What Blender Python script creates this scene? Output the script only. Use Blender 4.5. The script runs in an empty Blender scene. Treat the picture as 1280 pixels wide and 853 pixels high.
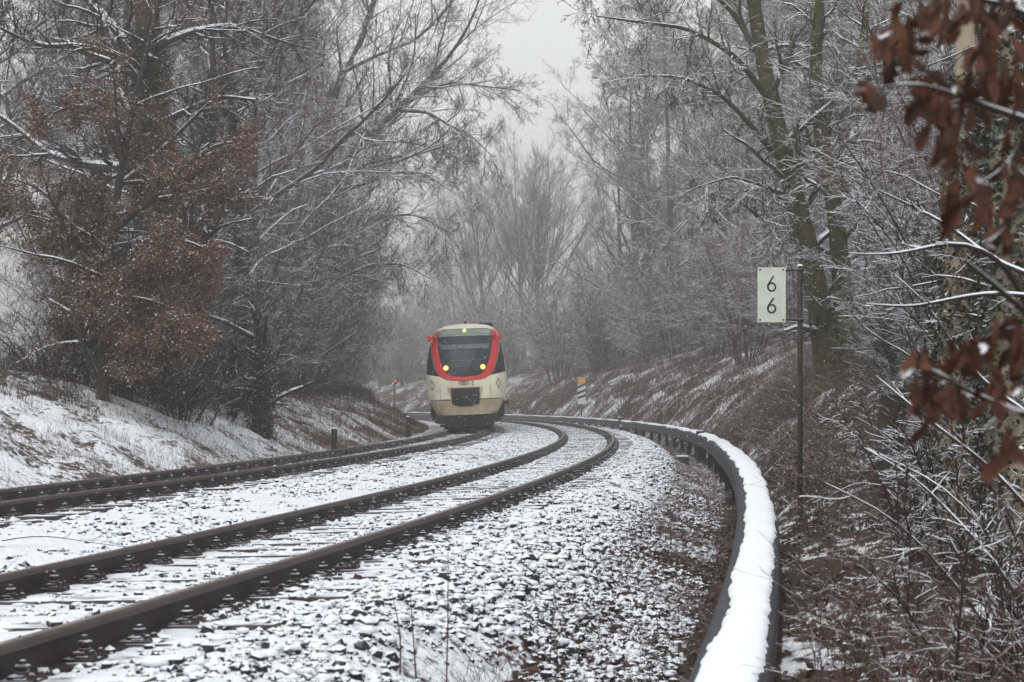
import bpy, math, random
import numpy as np
from mathutils import Vector, Matrix

C = bpy.context.scene.collection
scene = bpy.context.scene
rng = np.random.default_rng(7)
F, HY, CX, CAMZ = 2190.0, 506.5, 640.0, 1.089        # picture scale (1280 px frame), horizon row, camera height

# ------------------------------------------------------------------ helpers: objects
def link(o, parent=None):
    C.objects.link(o)
    if parent is not None: o.parent = parent
    return o
def tag(o, label=None, cat=None, group=None, kind=None):
    if label: o['label'] = label
    if cat: o['category'] = cat
    if group: o['group'] = group
    if kind: o['kind'] = kind
    return o
def empty(name, loc=(0, 0, 0), rz=0.0):
    o = bpy.data.objects.new(name, None); o.empty_display_size = .3
    o.location = loc; o.rotation_euler = (0, 0, rz)
    return link(o)
def make_mesh(name, V, faces, mats=(), midx=None, smooth=False):
    """faces: list of (k,n) int arrays with n verts each"""
    me = bpy.data.meshes.new(name)
    V = np.ascontiguousarray(V, dtype=np.float32)
    me.vertices.add(len(V)); me.vertices.foreach_set('co', V.ravel())
    faces = [f for f in faces if len(f)]
    loops = np.concatenate([f.ravel() for f in faces]).astype(np.int32)
    sizes = np.concatenate([np.full(len(f), f.shape[1], np.int32) for f in faces])
    starts = np.concatenate([[0], np.cumsum(sizes)[:-1]]).astype(np.int32)
    me.loops.add(len(loops)); me.loops.foreach_set('vertex_index', loops)
    me.polygons.add(len(sizes)); me.polygons.foreach_set('loop_start', starts)
    if midx is not None: me.polygons.foreach_set('material_index', np.asarray(midx, np.int32))
    me.polygons.foreach_set('use_smooth', np.full(len(sizes), smooth))
    for m in mats: me.materials.append(m)
    me.update(calc_edges=True); me.validate()
    return me
def mesh_obj(name, V, faces, mats=(), parent=None, midx=None, smooth=False):
    if not isinstance(mats, (list, tuple)): mats = [mats]
    return link(bpy.data.objects.new(name, make_mesh(name, V, faces, mats, midx, smooth)), parent)
def copy_tree(o, parent=None):
    c = o.copy(); C.objects.link(c); c.parent = parent
    for ch in o.children: copy_tree(ch, c)
    return c
class MB:
    """collects small solids for one mesh object"""
    def __init__(s): s.V = []; s.F = []; s.M = []; s.n = 0
    def add(s, V, Fs, m=0):
        s.V.append(np.asarray(V, float)); s.F += [tuple(i + s.n for i in f) for f in Fs]; s.M += [m] * len(Fs); s.n += len(V)
    def box(s, c, d, m=0, rz=0, bev=0.0, tilt=None):
        x, y, z = [v / 2 for v in d]
        if bev > 0:
            b = bev; P = []
            for zz, k in ((-z, b), (-z + b, 0), (z - b, 0), (z, b)):
                P += [(-x + k, -y + k + 0, zz), (x - k, -y + k, zz), (x - k, y - k, zz), (-x + k, y - k, zz)]
            Fs = [(3, 2, 1, 0), (12, 13, 14, 15)]
            for l in range(3):
                for i in range(4):
                    a = l * 4 + i; b2 = l * 4 + (i + 1) % 4
                    Fs.append((a, b2, b2 + 4, a + 4))
        else:
            P = [(-x, -y, -z), (x, -y, -z), (x, y, -z), (-x, y, -z), (-x, -y, z), (x, -y, z), (x, y, z), (-x, y, z)]
            Fs = [(3, 2, 1, 0), (4, 5, 6, 7), (0, 1, 5, 4), (1, 2, 6, 5), (2, 3, 7, 6), (3, 0, 4, 7)]
        P = np.array(P, float)
        if tilt is not None: P = P @ np.array(Matrix.Rotation(tilt[0], 3, tilt[1])).T
        cr, sr = math.cos(rz), math.sin(rz)
        P = P @ np.array([[cr, -sr, 0], [sr, cr, 0], [0, 0, 1]]).T + np.array(c)
        s.add(P, Fs, m)
    def lathe(s, c, prof, n=10, m=0, axis='z', cap=True):
        P = []
        for r, z in prof:
            for i in range(n):
                a = 2 * math.pi * i / n
                p = (r * math.cos(a), r * math.sin(a), z)
                if axis == 'y': p = (p[0], -p[2], p[1])     # +z of the profile -> towards -y
                if axis == 'x': p = (p[2], p[0], p[1])
                P.append((p[0] + c[0], p[1] + c[1], p[2] + c[2]))
        Fs = []
        for l in range(len(prof) - 1):
            for i in range(n):
                a = l * n + i; b = l * n + (i + 1) % n
                Fs.append((a, b, b + n, a + n))
        if cap:
            Fs.append(tuple(range(n))[::-1]); Fs.append(tuple((len(prof) - 1) * n + i for i in range(n)))
        s.add(P, Fs, m)
    def tube(s, pts, rad, n=8, m=0):
        V, Q = tubes(np.array([pts], float), np.array([rad if hasattr(rad, '__len__') else [rad] * len(pts)], float), n)
        Fs = [tuple(q) for q in Q]
        Fs += [tuple(range(n))[::-1], tuple(len(V) - n + i for i in range(n))]
        s.add(V, Fs, m)
    def build(s, name, mats, parent=None, smooth=False):
        if not isinstance(mats, (list, tuple)): mats = [mats]
        me = bpy.data.meshes.new(name)
        me.from_pydata(np.concatenate(s.V).tolist(), [], s.F)
        for m in mats: me.materials.append(m)
        me.polygons.foreach_set('material_index', s.M)
        me.polygons.foreach_set('use_smooth', [smooth] * len(s.M))
        me.update()
        return link(bpy.data.objects.new(name, me), parent)

# ------------------------------------------------------------------ helpers: noise
_tab = np.random.default_rng(3).random((256, 256))
def vnoise(x, y):
    xi = np.floor(x).astype(int); yi = np.floor(y).astype(int)
    fx = x - xi; fy = y - yi
    fx = fx * fx * (3 - 2 * fx); fy = fy * fy * (3 - 2 * fy)
    t = lambda a, b: _tab[a & 255, b & 255]
    return (t(xi, yi) * (1 - fx) + t(xi + 1, yi) * fx) * (1 - fy) + (t(xi, yi + 1) * (1 - fx) + t(xi + 1, yi + 1) * fx) * fy
def fbm(x, y, o=4):
    v = 0; a = .5; x = np.asarray(x, float); y = np.asarray(y, float)
    for k in range(o):
        v = v + a * (vnoise(x, y) - .5); x = x * 2.03 + 17.1; y = y * 2.03 + 5.3; a *= .5
    return v * 2
def sstep(a, b, x):
    t = np.clip((x - a) / (b - a), 0, 1); return t * t * (3 - 2 * t)

# ------------------------------------------------------------------ the line: circle with an easing near the camera
XC, R0, YC, KC = -400.70, 404.08, 69.88, -.188
SP = 4.22                                     # distance between the two tracks
def tf(e, s):
    e = np.asarray(e, float); s = np.asarray(s, float)
    th = s / R0
    X = XC + (R0 + e) * np.cos(th); Y = YC + (R0 + e) * np.sin(th)
    g = np.where(Y < YC, np.maximum((YC - Y) / 50, 0) ** 3, 0); g = np.minimum(g, 12)
    return X + KC * g, Y
def inv(X, Y):
    X = np.asarray(X, float); Y = np.asarray(Y, float)
    g = np.where(Y < YC, np.maximum((YC - Y) / 50, 0) ** 3, 0); g = np.minimum(g, 12)
    X = X - KC * g
    return np.hypot(X - XC, Y - YC) - R0, R0 * np.arctan2(Y - YC, X - XC)
def heading(s, e=0.0):
    x0, y0 = tf(e, s - .3); x1, y1 = tf(e, s + .3)
    return math.atan2(float(y1 - y0), float(x1 - x0))

def rail_z(e):          # top of the sleepers (canted), near track rails e = 0 and -1.5, far track -4.372 and -5.872
    return np.interp(e, [-6.9, -5.72, -4.22, -3.2, -2.6, -1.5, 0, .9], [-.05, -.023, .027, .0, -.03, -.05, 0, .02])
def prof(e, s):
    X, Y = tf(e, s)
    # left side bank
    bl = 1 + .18 * fbm(s * .05, s * 0 + 3.3, 2)
    zl = np.interp(e, [-300, -90, -30, -16, -12.3, -10.5, -8.6, -7.5, -6.9], [2.4, 2.2, 1.9, 1.95, 1.8, 1.25, .42, -.12, -.1])
    zl = np.where(zl > 0, zl * bl, zl)
    zb = rail_z(e)
    # shoulder and ditch, lower towards the camera
    near = 1 - sstep(8, 26, Y)
    zs = np.interp(e, [.9, 1.1, 1.75, 2.2, 2.6, 3.1], [.0, -.02, -.38, -.50, -.46, -.25])
    zs = np.where(e > 1.1, zs - .06 * near * sstep(1.1, 2.0, e), zs)
    ramp = .04 + .96 * sstep(7, 33, Y)
    zr = np.interp(e, [2.6, 3.2, 4.5, 8, 12, 20, 40, 120, 600], [0, .5, 1.75, 3.75, 5.2, 6.9, 8.3, 9, 9]) * ramp
    z = np.where(e < -6.9, zl, np.where(e < .9, zb, zs))
    z = np.where(e > 2.6, np.interp(e, [2.6, 3.1, 6], [-.46, -.4, -.38]) - .06 * near + zr, z)
    # irregularities
    a = np.interp(e, [-9, -7.3, -6.5, .8, 1.6, 2.6, 4], [.34, .06, .0, .0, .04, .09, .34])
    z = z + a * fbm(X * .55, Y * .55, 3) + a * .45 * fbm(X * 2.3 + 9, Y * 2.3, 3)
    b = np.interp(e, [-7.2, -6.4, -4.2, -3.6, -2.3, -1.7, -.2, .3, .8, 2.5, 4], [.05, .03, .03, .045, .045, .032, .032, .04, .055, .06, .02])
    z = z + b * fbm(X * 5.5, Y * 5.5, 3)
    z = z + np.interp(e, [-3.9, -2.9, -2.0], [0, .05, 0]) + np.interp(e, [.5, 1.0, 1.4], [0, .03, 0])
    return z - .006 + np.interp(e, [-6.8, -6.2, .4, .9], [0, .021, .021, 0])
def gz(X, Y):
    e, s = inv(X, Y); return prof(e, s)
def at(u, Y):           # ground point seen in column u at distance Y
    X = (u - CX) / F * Y
    return X, Y, float(gz(X, Y))
def px(u, v, Y):
    return ((u - CX) / F * Y, Y, CAMZ + (HY - v) / F * Y)

# ------------------------------------------------------------------ materials
def newmat(name):
    m = bpy.data.materials.new(name); m.use_nodes = True
    nt = m.node_tree; b = nt.nodes['Principled BSDF']
    return m, nt, b
def N(nt, t, **k):
    n = nt.nodes.new(t)
    for a, v in k.items():
        if a in n.inputs: n.inputs[a].default_value = v
        else: setattr(n, a, v)
    return n
def L(nt, a, b): nt.links.new(a, b)
def math_node(nt, op, a, b=None, c=None, clamp=False):
    n = nt.nodes.new('ShaderNodeMath'); n.operation = op; n.use_clamp = clamp
    for i, v in enumerate((a, b, c)):
        if v is None: continue
        if isinstance(v, (int, float)): n.inputs[i].default_value = v
        else: L(nt, v, n.inputs[i])
    return n.outputs[0]
def noise(nt, scale, detail=3, vec=None, rough=.55):
    n = N(nt, 'ShaderNodeTexNoise'); n.inputs['Scale'].default_value = scale; n.inputs['Detail'].default_value = detail; n.inputs['Roughness'].default_value = rough
    if vec is not None: L(nt, vec, n.inputs['Vector'])
    return n.outputs['Fac']
def mapr(nt, v, a, b, c=0., d=1.):
    n = N(nt, 'ShaderNodeMapRange'); L(nt, v, n.inputs[0])
    for i, x in enumerate((a, b, c, d)): n.inputs[i + 1].default_value = x
    return n.outputs[0]
def mixc(nt, f, a, b):
    n = N(nt, 'ShaderNodeMix'); n.data_type = 'RGBA'
    if isinstance(f, (int, float)): n.inputs[0].default_value = f
    else: L(nt, f, n.inputs[0])
    for i, v in ((6, a), (7, b)):
        if isinstance(v, tuple): n.inputs[i].default_value = (*v, 1)
        else: L(nt, v, n.inputs[i])
    return n.outputs[2]
SNOW = (.78, .82, .88)
def snowy(name, c1, c2, scale=6., thr=.45, nv=.5, rough=.85, snow=SNOW, soft=.12, bump=0., island=False, nscale=4., spec=.2, side=None):
    """material with settled snow wherever a face looks up"""
    m, nt, b = newmat(name)
    g = N(nt, 'ShaderNodeNewGeometry'); pos = g.outputs['Position']
    sx = N(nt, 'ShaderNodeSeparateXYZ'); L(nt, g.outputs['True Normal'], sx.inputs[0])
    if island: f = g.outputs['Random Per Island']
    else: f = mapr(nt, noise(nt, scale, 4, pos), .35, .65)
    base = mixc(nt, f, c1, c2)
    up = sx.outputs['Z']
    nn = noise(nt, nscale, 4, pos)
    k = math_node(nt, 'ADD', up, math_node(nt, 'MULTIPLY', math_node(nt, 'SUBTRACT', nn, .5), nv))
    if side is not None:
        k = math_node(nt, 'ADD', k, math_node(nt, 'MULTIPLY', sx.outputs['X'], side))
    w = mapr(nt, k, thr - soft, thr + soft)
    L(nt, mixc(nt, w, base, snow), b.inputs['Base Color'])
    b.inputs['Roughness'].default_value = rough
    b.inputs['Specular IOR Level'].default_value = spec
    if bump:
        bp = N(nt, 'ShaderNodeBump'); bp.inputs['Strength'].default_value = bump; bp.inputs['Distance'].default_value = .02
        L(nt, noise(nt, scale * 5, 5, pos), bp.inputs['Height']); L(nt, bp.outputs[0], b.inputs['Normal'])
    return m
def plain(name, c1, c2=None, scale=8, rough=.6, metal=0., bump=0., stretch=None, spec=.5, emis=None, estr=0):
    m, nt, b = newmat(name)
    tc = N(nt, 'ShaderNodeTexCoord'); v = tc.outputs['Object']
    if stretch:
        mp = N(nt, 'ShaderNodeMapping'); mp.inputs['Scale'].default_value = stretch; L(nt, v, mp.inputs[0]); v = mp.outputs[0]
    c2 = c2 or tuple(x * .75 for x in c1)
    f = mapr(nt, noise(nt, scale, 5, v), .35, .65)
    L(nt, mixc(nt, f, c1, c2), b.inputs['Base Color'])
    b.inputs['Roughness'].default_value = rough; b.inputs['Metallic'].default_value = metal
    b.inputs['Specular IOR Level'].default_value = spec
    if bump:
        bp = N(nt, 'ShaderNodeBump'); bp.inputs['Strength'].default_value = bump; bp.inputs['Distance'].default_value = .01
        L(nt, noise(nt, scale * 4, 4, v), bp.inputs['Height']); L(nt, bp.outputs[0], b.inputs['Normal'])
    if emis:
        b.inputs['Emission Color'].default_value = (*emis, 1); b.inputs['Emission Strength'].default_value = estr
    return m

M = {}
M['bark'] = snowy('bark_dark', (.030, .027, .022), (.060, .050, .042), 9, thr=.42, nv=.7, bump=.6)
M['bark_moss'] = snowy('bark_mossy', (.036, .040, .014), (.095, .082, .042), 9, thr=.5, nv=1.1, bump=1.0, nscale=9)
M['bark_pale'] = snowy('bark_pale', (.40, .34, .25), (.16, .13, .10), 3, thr=.55, nv=.4, bump=.3)
M['twig_grey'] = snowy('twig_grey', (.056, .038, .037), (.092, .066, .062), 2, thr=.52, nv=1.0, nscale=3)
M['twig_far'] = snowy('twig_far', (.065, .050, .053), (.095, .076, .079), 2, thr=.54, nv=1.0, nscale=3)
M['twig_plum'] = snowy('twig_plum', (.090, .038, .050), (.095, .052, .060), .5, thr=.47, nv=1.0, nscale=3)
M['twig_olive'] = snowy('twig_olive', (.045, .046, .026), (.075, .070, .048), 1, thr=.52, nv=1.0, nscale=3)
M['twig_dark'] = snowy('twig_dark', (.022, .016, .015), (.050, .034, .030), 3, thr=.62, nv=.9, nscale=6)
M['stem_red'] = snowy('stem_red', (.070, .030, .028), (.10, .052, .045), 3, thr=.56, nv=.9, nscale=8)
M['leaf_brown'] = snowy('leaf_brown', (.080, .036, .024), (.190, .100, .068), island=True, thr=.80, nv=1.0, nscale=9, rough=.7)
M['leaf_oak'] = snowy('leaf_oak', (.120, .045, .022), (.038, .018, .012), island=False, scale=22, thr=.78, nv=.5, nscale=9, rough=.6, bump=.3)
M['ivy'] = snowy('leaf_ivy', (.018, .026, .012), (.04, .05, .022), island=True, thr=.86, nv=.9, nscale=12, rough=.45, spec=.4)
M['grass'] = snowy('grass_dry', (.10, .060, .048), (.20, .145, .10), island=True, thr=.78, nv=1.1, nscale=3)
M['litter'] = snowy('leaf_litter', (.050, .030, .022), (.095, .060, .042), island=True, thr=.97, nv=.7, nscale=7)
M['stone'] = snowy('ballast_stone', (.018, .017, .021), (.060, .053, .058), 14, thr=.52, nv=.55, nscale=14, rough=.9, bump=.3)
M['snow'] = plain('snow_soft', (.82, .86, .91), (.77, .81, .87), 12, rough=.8, bump=.5, spec=.2)
M['rail'] = plain('rail_rust', (.040, .028, .030), (.022, .017, .020), 5, rough=.62, bump=.15, stretch=(1, 1, 4), spec=.3)
M['rail_head'] = plain('rail_head_rust_highlight', (.078, .054, .048), (.046, .034, .033), 7, rough=.5, bump=.2, stretch=(1, 1, 4), spec=.4)  # rusty head, lightened against the web as a painted highlight
M['rail_top'] = plain('rail_running', (.30, .26, .25), (.17, .14, .135), 9, rough=.42, metal=.5)
M['iron'] = snowy('fastening_iron', (.020, .018, .022), (.050, .034, .032), 20, thr=.93, nv=.5, nscale=25, rough=.6)
M['sleeper'] = snowy('sleeper_wood', (.045, .036, .038), (.085, .070, .068), 8, thr=.92, nv=.9, nscale=5, rough=.85, bump=.4)
M['concrete'] = plain('trough_concrete', (.034, .036, .043), (.020, .021, .026), 7, rough=.7, bump=.3)
M['post_dark'] = snowy('post_dark', (.025, .023, .023), (.05, .045, .04), 8, thr=.8, nv=.2)
M['steel_post'] = snowy('post_steel', (.045, .042, .038), (.085, .075, .062), 14, thr=.8, nv=.2, rough=.6)
M['plate'] = plain('plate_enamel', (.66, .70, .62), (.56, .60, .52), 5, rough=.35)
M['plate_ink'] = plain('plate_ink', (.012, .012, .014), rough=.5)
M['marker_white'] = plain('marker_white', (.80, .80, .76), (.72, .72, .68), 8, rough=.5)
M['marker_yellow'] = plain('marker_yellow', (.75, .42, .10), (.68, .38, .09), 8, rough=.5)
M['cream'] = plain('paint_cream', (.84, .81, .63), (.70, .66, .49), 2.6, rough=.32)
M['cream_dirty'] = plain('paint_cream_dirty', (.64, .53, .36), (.42, .32, .20), 2.5, rough=.5)
M['roofcream'] = plain('paint_roof', (.70, .68, .58), (.6, .58, .5), 2, rough=.5)
M['red'] = plain('paint_red', (.62, .016, .024), (.52, .014, .02), 3, rough=.35)
M['black'] = plain('underframe_black', (.006, .006, .009), (.015, .014, .016), 6, rough=.7)
M['dkpanel'] = plain('side_glass', (.012, .010, .020), (.02, .016, .03), 3, rough=.12)
M['steelw'] = plain('wheel_steel', (.06, .055, .055), rough=.5, metal=.6)

def glassmat():
    m, nt, b = newmat('windscreen_glass')
    tc = N(nt, 'ShaderNodeTexCoord'); sx = N(nt, 'ShaderNodeSeparateXYZ'); L(nt, tc.outputs['Object'], sx.inputs[0])
    f = noise(nt, 3, 4, tc.outputs['Object'])
    L(nt, mixc(nt, mapr(nt, f, .4, .6), (.010, .014, .022), (.022, .030, .040)), b.inputs['Base Color'])
    b.inputs['Roughness'].default_value = .4; b.inputs['Specular IOR Level'].default_value = .25
    return m
M['glass'] = glassmat()
M['grey_green'] = plain('windscreen_top_strip', (.20, .25, .22), (.15, .19, .17), 3, rough=.3)
M['interior'] = plain('cab_interior_grey', (.10, .12, .13), (.06, .075, .085), 4, rough=.5)
M['lamp'] = plain('headlamp_lit', (.9, .8, .4), rough=.3, emis=(1.0, .68, .15), estr=2.6)
M['lamp_halo'] = plain('headlamp_glow_ring', (.40, .26, .05), rough=.3, emis=(1.0, .46, .02), estr=.85)  # amber glow around each headlamp, imitated by a glowing ring
M['redlamp'] = plain('signal_red_lit', (.8, .1, .05), rough=.3, emis=(1.0, .12, .07), estr=1.6)

# ground material
def ground_mat():
    m, nt, b = newmat('snowy_ground')
    g = N(nt, 'ShaderNodeNewGeometry'); pos = g.outputs['Position']
    at1 = N(nt, 'ShaderNodeAttribute'); at1.attribute_name = 'cover'
    at2 = N(nt, 'ShaderNodeAttribute'); at2.attribute_name = 'soil'
    sx = N(nt, 'ShaderNodeSeparateXYZ'); L(nt, g.outputs['True Normal'], sx.inputs[0])
    n1 = noise(nt, 9, 5, pos, .65); n2 = noise(nt, 1.3, 4, pos); n3 = noise(nt, 40, 3, pos)
    nz = math_node(nt, 'ADD', math_node(nt, 'MULTIPLY', n1, .55), math_node(nt, 'MULTIPLY', n2, .45))
    # cover 0..1 -> share of snow
    k = math_node(nt, 'ADD', nz, math_node(nt, 'MULTIPLY', math_node(nt, 'SUBTRACT', at1.outputs['Fac'], .5), .62))
    w = mapr(nt, k, .46, .53)
    soil = mixc(nt, mapr(nt, n3, .35, .65), at2.outputs['Color'], (.035, .028, .025))
    sn = mixc(nt, n2, (.74, .78, .85), (.83, .86, .91))
    L(nt, mixc(nt, w, soil, sn), b.inputs['Base Color'])
    b.inputs['Roughness'].default_value = .85; b.inputs['Specular IOR Level'].default_value = .2
    bp = N(nt, 'ShaderNodeBump'); bp.inputs['Strength'].default_value = .9; bp.inputs['Distance'].default_value = .03
    vo = N(nt, 'ShaderNodeTexVoronoi'); vo.inputs['Scale'].default_value = 17; L(nt, pos, vo.inputs['Vector'])
    hh = math_node(nt, 'ADD', math_node(nt, 'MULTIPLY', vo.outputs['Distance'], -.8), n3)
    L(nt, hh, bp.inputs['Height']); L(nt, bp.outputs[0], b.inputs['Normal'])
    return m
M['ground'] = ground_mat()

# ------------------------------------------------------------------ ground sheet
def ground():
    es = np.unique(np.round(np.concatenate([[-330, -240, -160, -110, -75, -55, -42, -33, -26, -22, -19], np.arange(-17, -9, .4), np.arange(-9, -6.8, .15),
        np.arange(-6.8, .6, .14), np.arange(.6, 3.4, .055), np.arange(3.4, 9, .22), np.arange(9, 20, 1.0), np.arange(20, 60, 5), [70, 90, 120, 170, 240, 340, 500, 800]]), 3))
    ss = np.unique(np.round(np.concatenate([np.arange(-260, -68, 8), np.arange(-68, -64, .5), np.arange(-64, -34, .075), np.arange(-34, -5, .16), np.arange(-5, 60, .6),
        np.arange(60, 240, 3), np.arange(240, 620, 12)]), 3))
    E, S = np.meshgrid(es, ss, indexing='ij')
    X, Y = tf(E, S); Z = prof(E, S)
    ne, ns = E.shape
    V = np.stack([X, Y, Z], -1).reshape(-1, 3)
    i = np.arange(ne - 1)[:, None] * ns + np.arange(ns - 1)[None]
    Q = np.stack([i, i + ns, i + ns + 1, i + 1], -1).reshape(-1, 4)
    o = mesh_obj('ground', V, [Q], M['ground'], smooth=True)
    E = E.ravel(); Xf = V[:, 0]; Yf = V[:, 1]
    cov = np.interp(E, [-60, -14, -12.5, -9, -7.3, -6.9, -6.3, -4.2, -3.8, -2.0, -1.6, -.9, -.2, .3, .9, 1.3, 1.8, 2.2, 2.7, 3.2, 5, 9, 14, 30],
                       [.95, .7, .42, .60, .50, .72, .74, .80, .92, .92, .76, .84, .74, .66, .72, .66, .52, .54, .42, .38, .42, .50, .35, .3])
    far = sstep(16, 45, Yf)
    cov += np.where((E > .9) & (E < 2.4), far * .28, 0)
    cov += np.where((E > 3.0) & (E < 9.5), sstep(30, 62, Yf) * (.12 + .22 * fbm(Xf * 1.1, Yf * .5, 3) - .06), 0)
    cov += np.where((E < -7.4) & (E > -13), -.16 * sstep(-.1, .5, fbm(Xf * .25 + 40, Yf * .25, 3)), 0)
    cov -= np.where((E > 1.55) & (E < 2.9), .45 * (1 - sstep(16, 34, Yf)), 0)
    cov -= np.where((E > 3) & (Yf > 115), .08 * sstep(115, 140, Yf), 0)
    cov += .12 * fbm(Xf * .4, Yf * .4, 2)
    soil = np.zeros((len(E), 4)); soil[:, 3] = 1
    bal = ((E > -7) & (E < 1.5)); soil[:, :3] = (.075, .045, .036); soil[bal, :3] = (.045, .042, .048)
    lf = E < -7.2; soil[lf, :3] = (.11, .078, .062)
    a = o.data.attributes.new('cover', 'FLOAT', 'POINT'); a.data.foreach_set('value', cov.astype(np.float32))
    a = o.data.attributes.new('soil', 'FLOAT_COLOR', 'POINT'); a.data.foreach_set('color', soil.astype(np.float32).ravel())
    tag(o, kind='structure')
ground()

# ------------------------------------------------------------------ ballast stones
def stones(name, E, S, size, lift, tri20=True, mat=None, label=None):
    n = len(E)
    t = (1 + 5 ** .5) / 2
    if tri20:
        B = np.array([(-1, t, 0), (1, t, 0), (-1, -t, 0), (1, -t, 0), (0, -1, t), (0, 1, t), (0, -1, -t), (0, 1, -t), (t, 0, -1), (t, 0, 1), (-t, 0, -1), (-t, 0, 1)], float) / math.hypot(1, t)
        T = np.array([(0, 11, 5), (0, 5, 1), (0, 1, 7), (0, 7, 10), (0, 10, 11), (1, 5, 9), (5, 11, 4), (11, 10, 2), (10, 7, 6), (7, 1, 8), (3, 9, 4), (3, 4, 2), (3, 2, 6), (3, 6, 8), (3, 8, 9), (4, 9, 5), (2, 4, 11), (6, 2, 10), (8, 6, 7), (9, 8, 1)])
    else:
        B = np.array([(1, 0, 0), (0, 1, 0), (-1, 0, 0), (0, -1, 0), (0, 0, 1), (0, 0, -1)], float)
        T = np.array([(0, 1, 4), (1, 2, 4), (2, 3, 4), (3, 0, 4), (1, 0, 5), (2, 1, 5), (3, 2, 5), (0, 3, 5)])
    k = len(B)
    V = B[None] * rng.uniform(.72, 1.25, (n, k, 1))
    sc = size[:, None] * np.stack([rng.uniform(.8, 1.25, n), rng.uniform(.7, 1.1, n), rng.uniform(.6, 1.0, n)], -1)
    V = V * sc[:, None]
    a = rng.uniform(0, 6.28, n); ax = rng.normal(0, .35, n)
    c, s_ = np.cos(ax)[:, None], np.sin(ax)[:, None]
    V = np.stack([V[..., 0], V[..., 1] * c - V[..., 2] * s_, V[..., 1] * s_ + V[..., 2] * c], -1)
    c, s_ = np.cos(a)[:, None], np.sin(a)[:, None]
    V = np.stack([V[..., 0] * c - V[..., 1] * s_, V[..., 0] * s_ + V[..., 1] * c, V[..., 2]], -1)
    X, Y = tf(E, S); Z = prof(E, S) + lift
    V += np.stack([X, Y, Z], -1)[:, None]
    Fc = (T[None] + (np.arange(n) * k)[:, None, None]).reshape(-1, 3)
    o = mesh_obj(name, V.reshape(-1, 3), [Fc], mat or M['stone'])
    tag(o, label, 'ballast', kind='stuff')
    pick = rng.uniform(0, 1, n) < np.where(E > 1.45, .08, .34)
    X2, Y2, Z2, s2 = X[pick], Y[pick], Z[pick], size[pick]; m = len(X2)
    W = B[None] * rng.uniform(.8, 1.15, (m, k, 1)) * (s2[:, None] * np.stack([rng.uniform(.8, 1.5, m), rng.uniform(.7, 1.2, m), rng.uniform(.38, .55, m)], -1))[:, None]
    W += np.stack([X2 + rng.normal(0, .25, m) * s2, Y2 + rng.normal(0, .25, m) * s2, Z2 + s2 * rng.uniform(.22, .5, m)], -1)[:, None]
    o2 = mesh_obj('ballast_snow', W.reshape(-1, 3), [(T[None] + (np.arange(m) * k)[:, None, None]).reshape(-1, 3)], M['snow'], smooth=True)
    tag(o2, 'soft caps of snow lying on the ballast stones', 'snow', kind='stuff')
    return o
def sample(n, e0, e1, s0, s1, clump=1.0, bias=1.0):
    E = rng.uniform(e0, e1, n * 3); S = s0 + (s1 - s0) * rng.uniform(0, 1, n * 3) ** bias
    X, Y = tf(E, S)
    w = .5 + fbm(X * 1.1, Y * 1.1, 3) * clump
    k = rng.uniform(0, 1, n * 3) < w
    return E[k][:n], S[k][:n]
parts = []
def addst(n, e0, e1, s0, s1, smin, smax, l0, l1, clump=1.0, bias=1.0):
    E, S = sample(n, e0, e1, s0, s1, clump, bias); m = len(E)
    sz = smin + (smax - smin) * rng.uniform(0, 1, m) ** 2.2
    parts.append((E, S, sz, sz * rng.uniform(l0, l1, m)))
addst(21000, .45, 2.25, -64, -24, .012, .046, -.45, .35, 1.7)       # shoulder near
addst(8000, 1.15, 2.0, -64, -18, .014, .05, -.1, .6, 1.8)
addst(14000, .6, 2.2, -64, -40, .008, .022, -.2, .6, 1.0)
addst(9000, .7, 2.2, -24, 10, .02, .05, -.3, .3, 1.6)
addst(7000, -.62, .8, -64, -30, .014, .038, -.2, .35)             # round the near rail
addst(5500, -1.3, -.2, -64, -20, .014, .034, -.5, .15)
addst(3500, -1.3, -.2, -20, 40, .014, .036, -.5, .15)
addst(10000, -4.1, -1.75, -62, -28, .016, .046, -.6, .15, 1.8)
addst(5000, -4.1, -1.75, -28, 40, .018, .046, -.6, .15, 1.8)
addst(2500, -5.7, -4.5, -62, 0, .014, .034, -.4, .2)
addst(2500, -6.9, -6.0, -60, 10, .02, .045, -.3, .3)
E_, S_, Z_, L_ = [np.concatenate([p[i] for p in parts]) for i in range(4)]
stones('ballast', E_, S_, Z_, L_, True, label='dark crushed ballast stones poking through snow along both tracks')

# ------------------------------------------------------------------ tracks
def sweep(profile, e0, ss, z0f, cant=0.0, closed=True):
    """profile (k,2): lateral, height; swept along offset e0"""
    P = np.array(profile, float); k = len(P)
    e0 = e0(ss)[:, None] if callable(e0) else e0
    E = e0 + P[None, :, 0] + 0 * ss[:, None]
    Xp, Yp = tf(E, ss[:, None] + 0 * E)
    Zp = z0f(ss)[:, None] + P[None, :, 1] + P[None, :, 0] * cant
    V = np.stack([Xp, Yp, Zp], -1).reshape(-1, 3)
    n = len(ss); i = np.arange(n - 1)[:, None] * k + np.arange(k)[None]
    j = np.arange(n - 1)[:, None] * k + (np.arange(k)[None] + 1) % k
    Q = np.stack([i, i + k, j + k, j], -1).reshape(-1, 4)
    if not closed: Q = np.stack([i[:, :-1], i[:, :-1] + k, j[:, :-1] + k, j[:, :-1]], -1).reshape(-1, 4)
    return V, Q
RAILP = [(-.075, 0), (-.075, .011), (-.045, .022), (-.012, .034), (-.0085, .06), (-.0085, .115), (-.014, .128), (-.035, .135), (-.036, .160), (-.029, .171), (-.015, .173),
         (.015, .173), (.029, .171), (.036, .160), (.035, .135), (.014, .128), (.0085, .115), (.0085, .06), (.012, .034), (.045, .022), (.075, .011), (.075, 0)]
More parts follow.
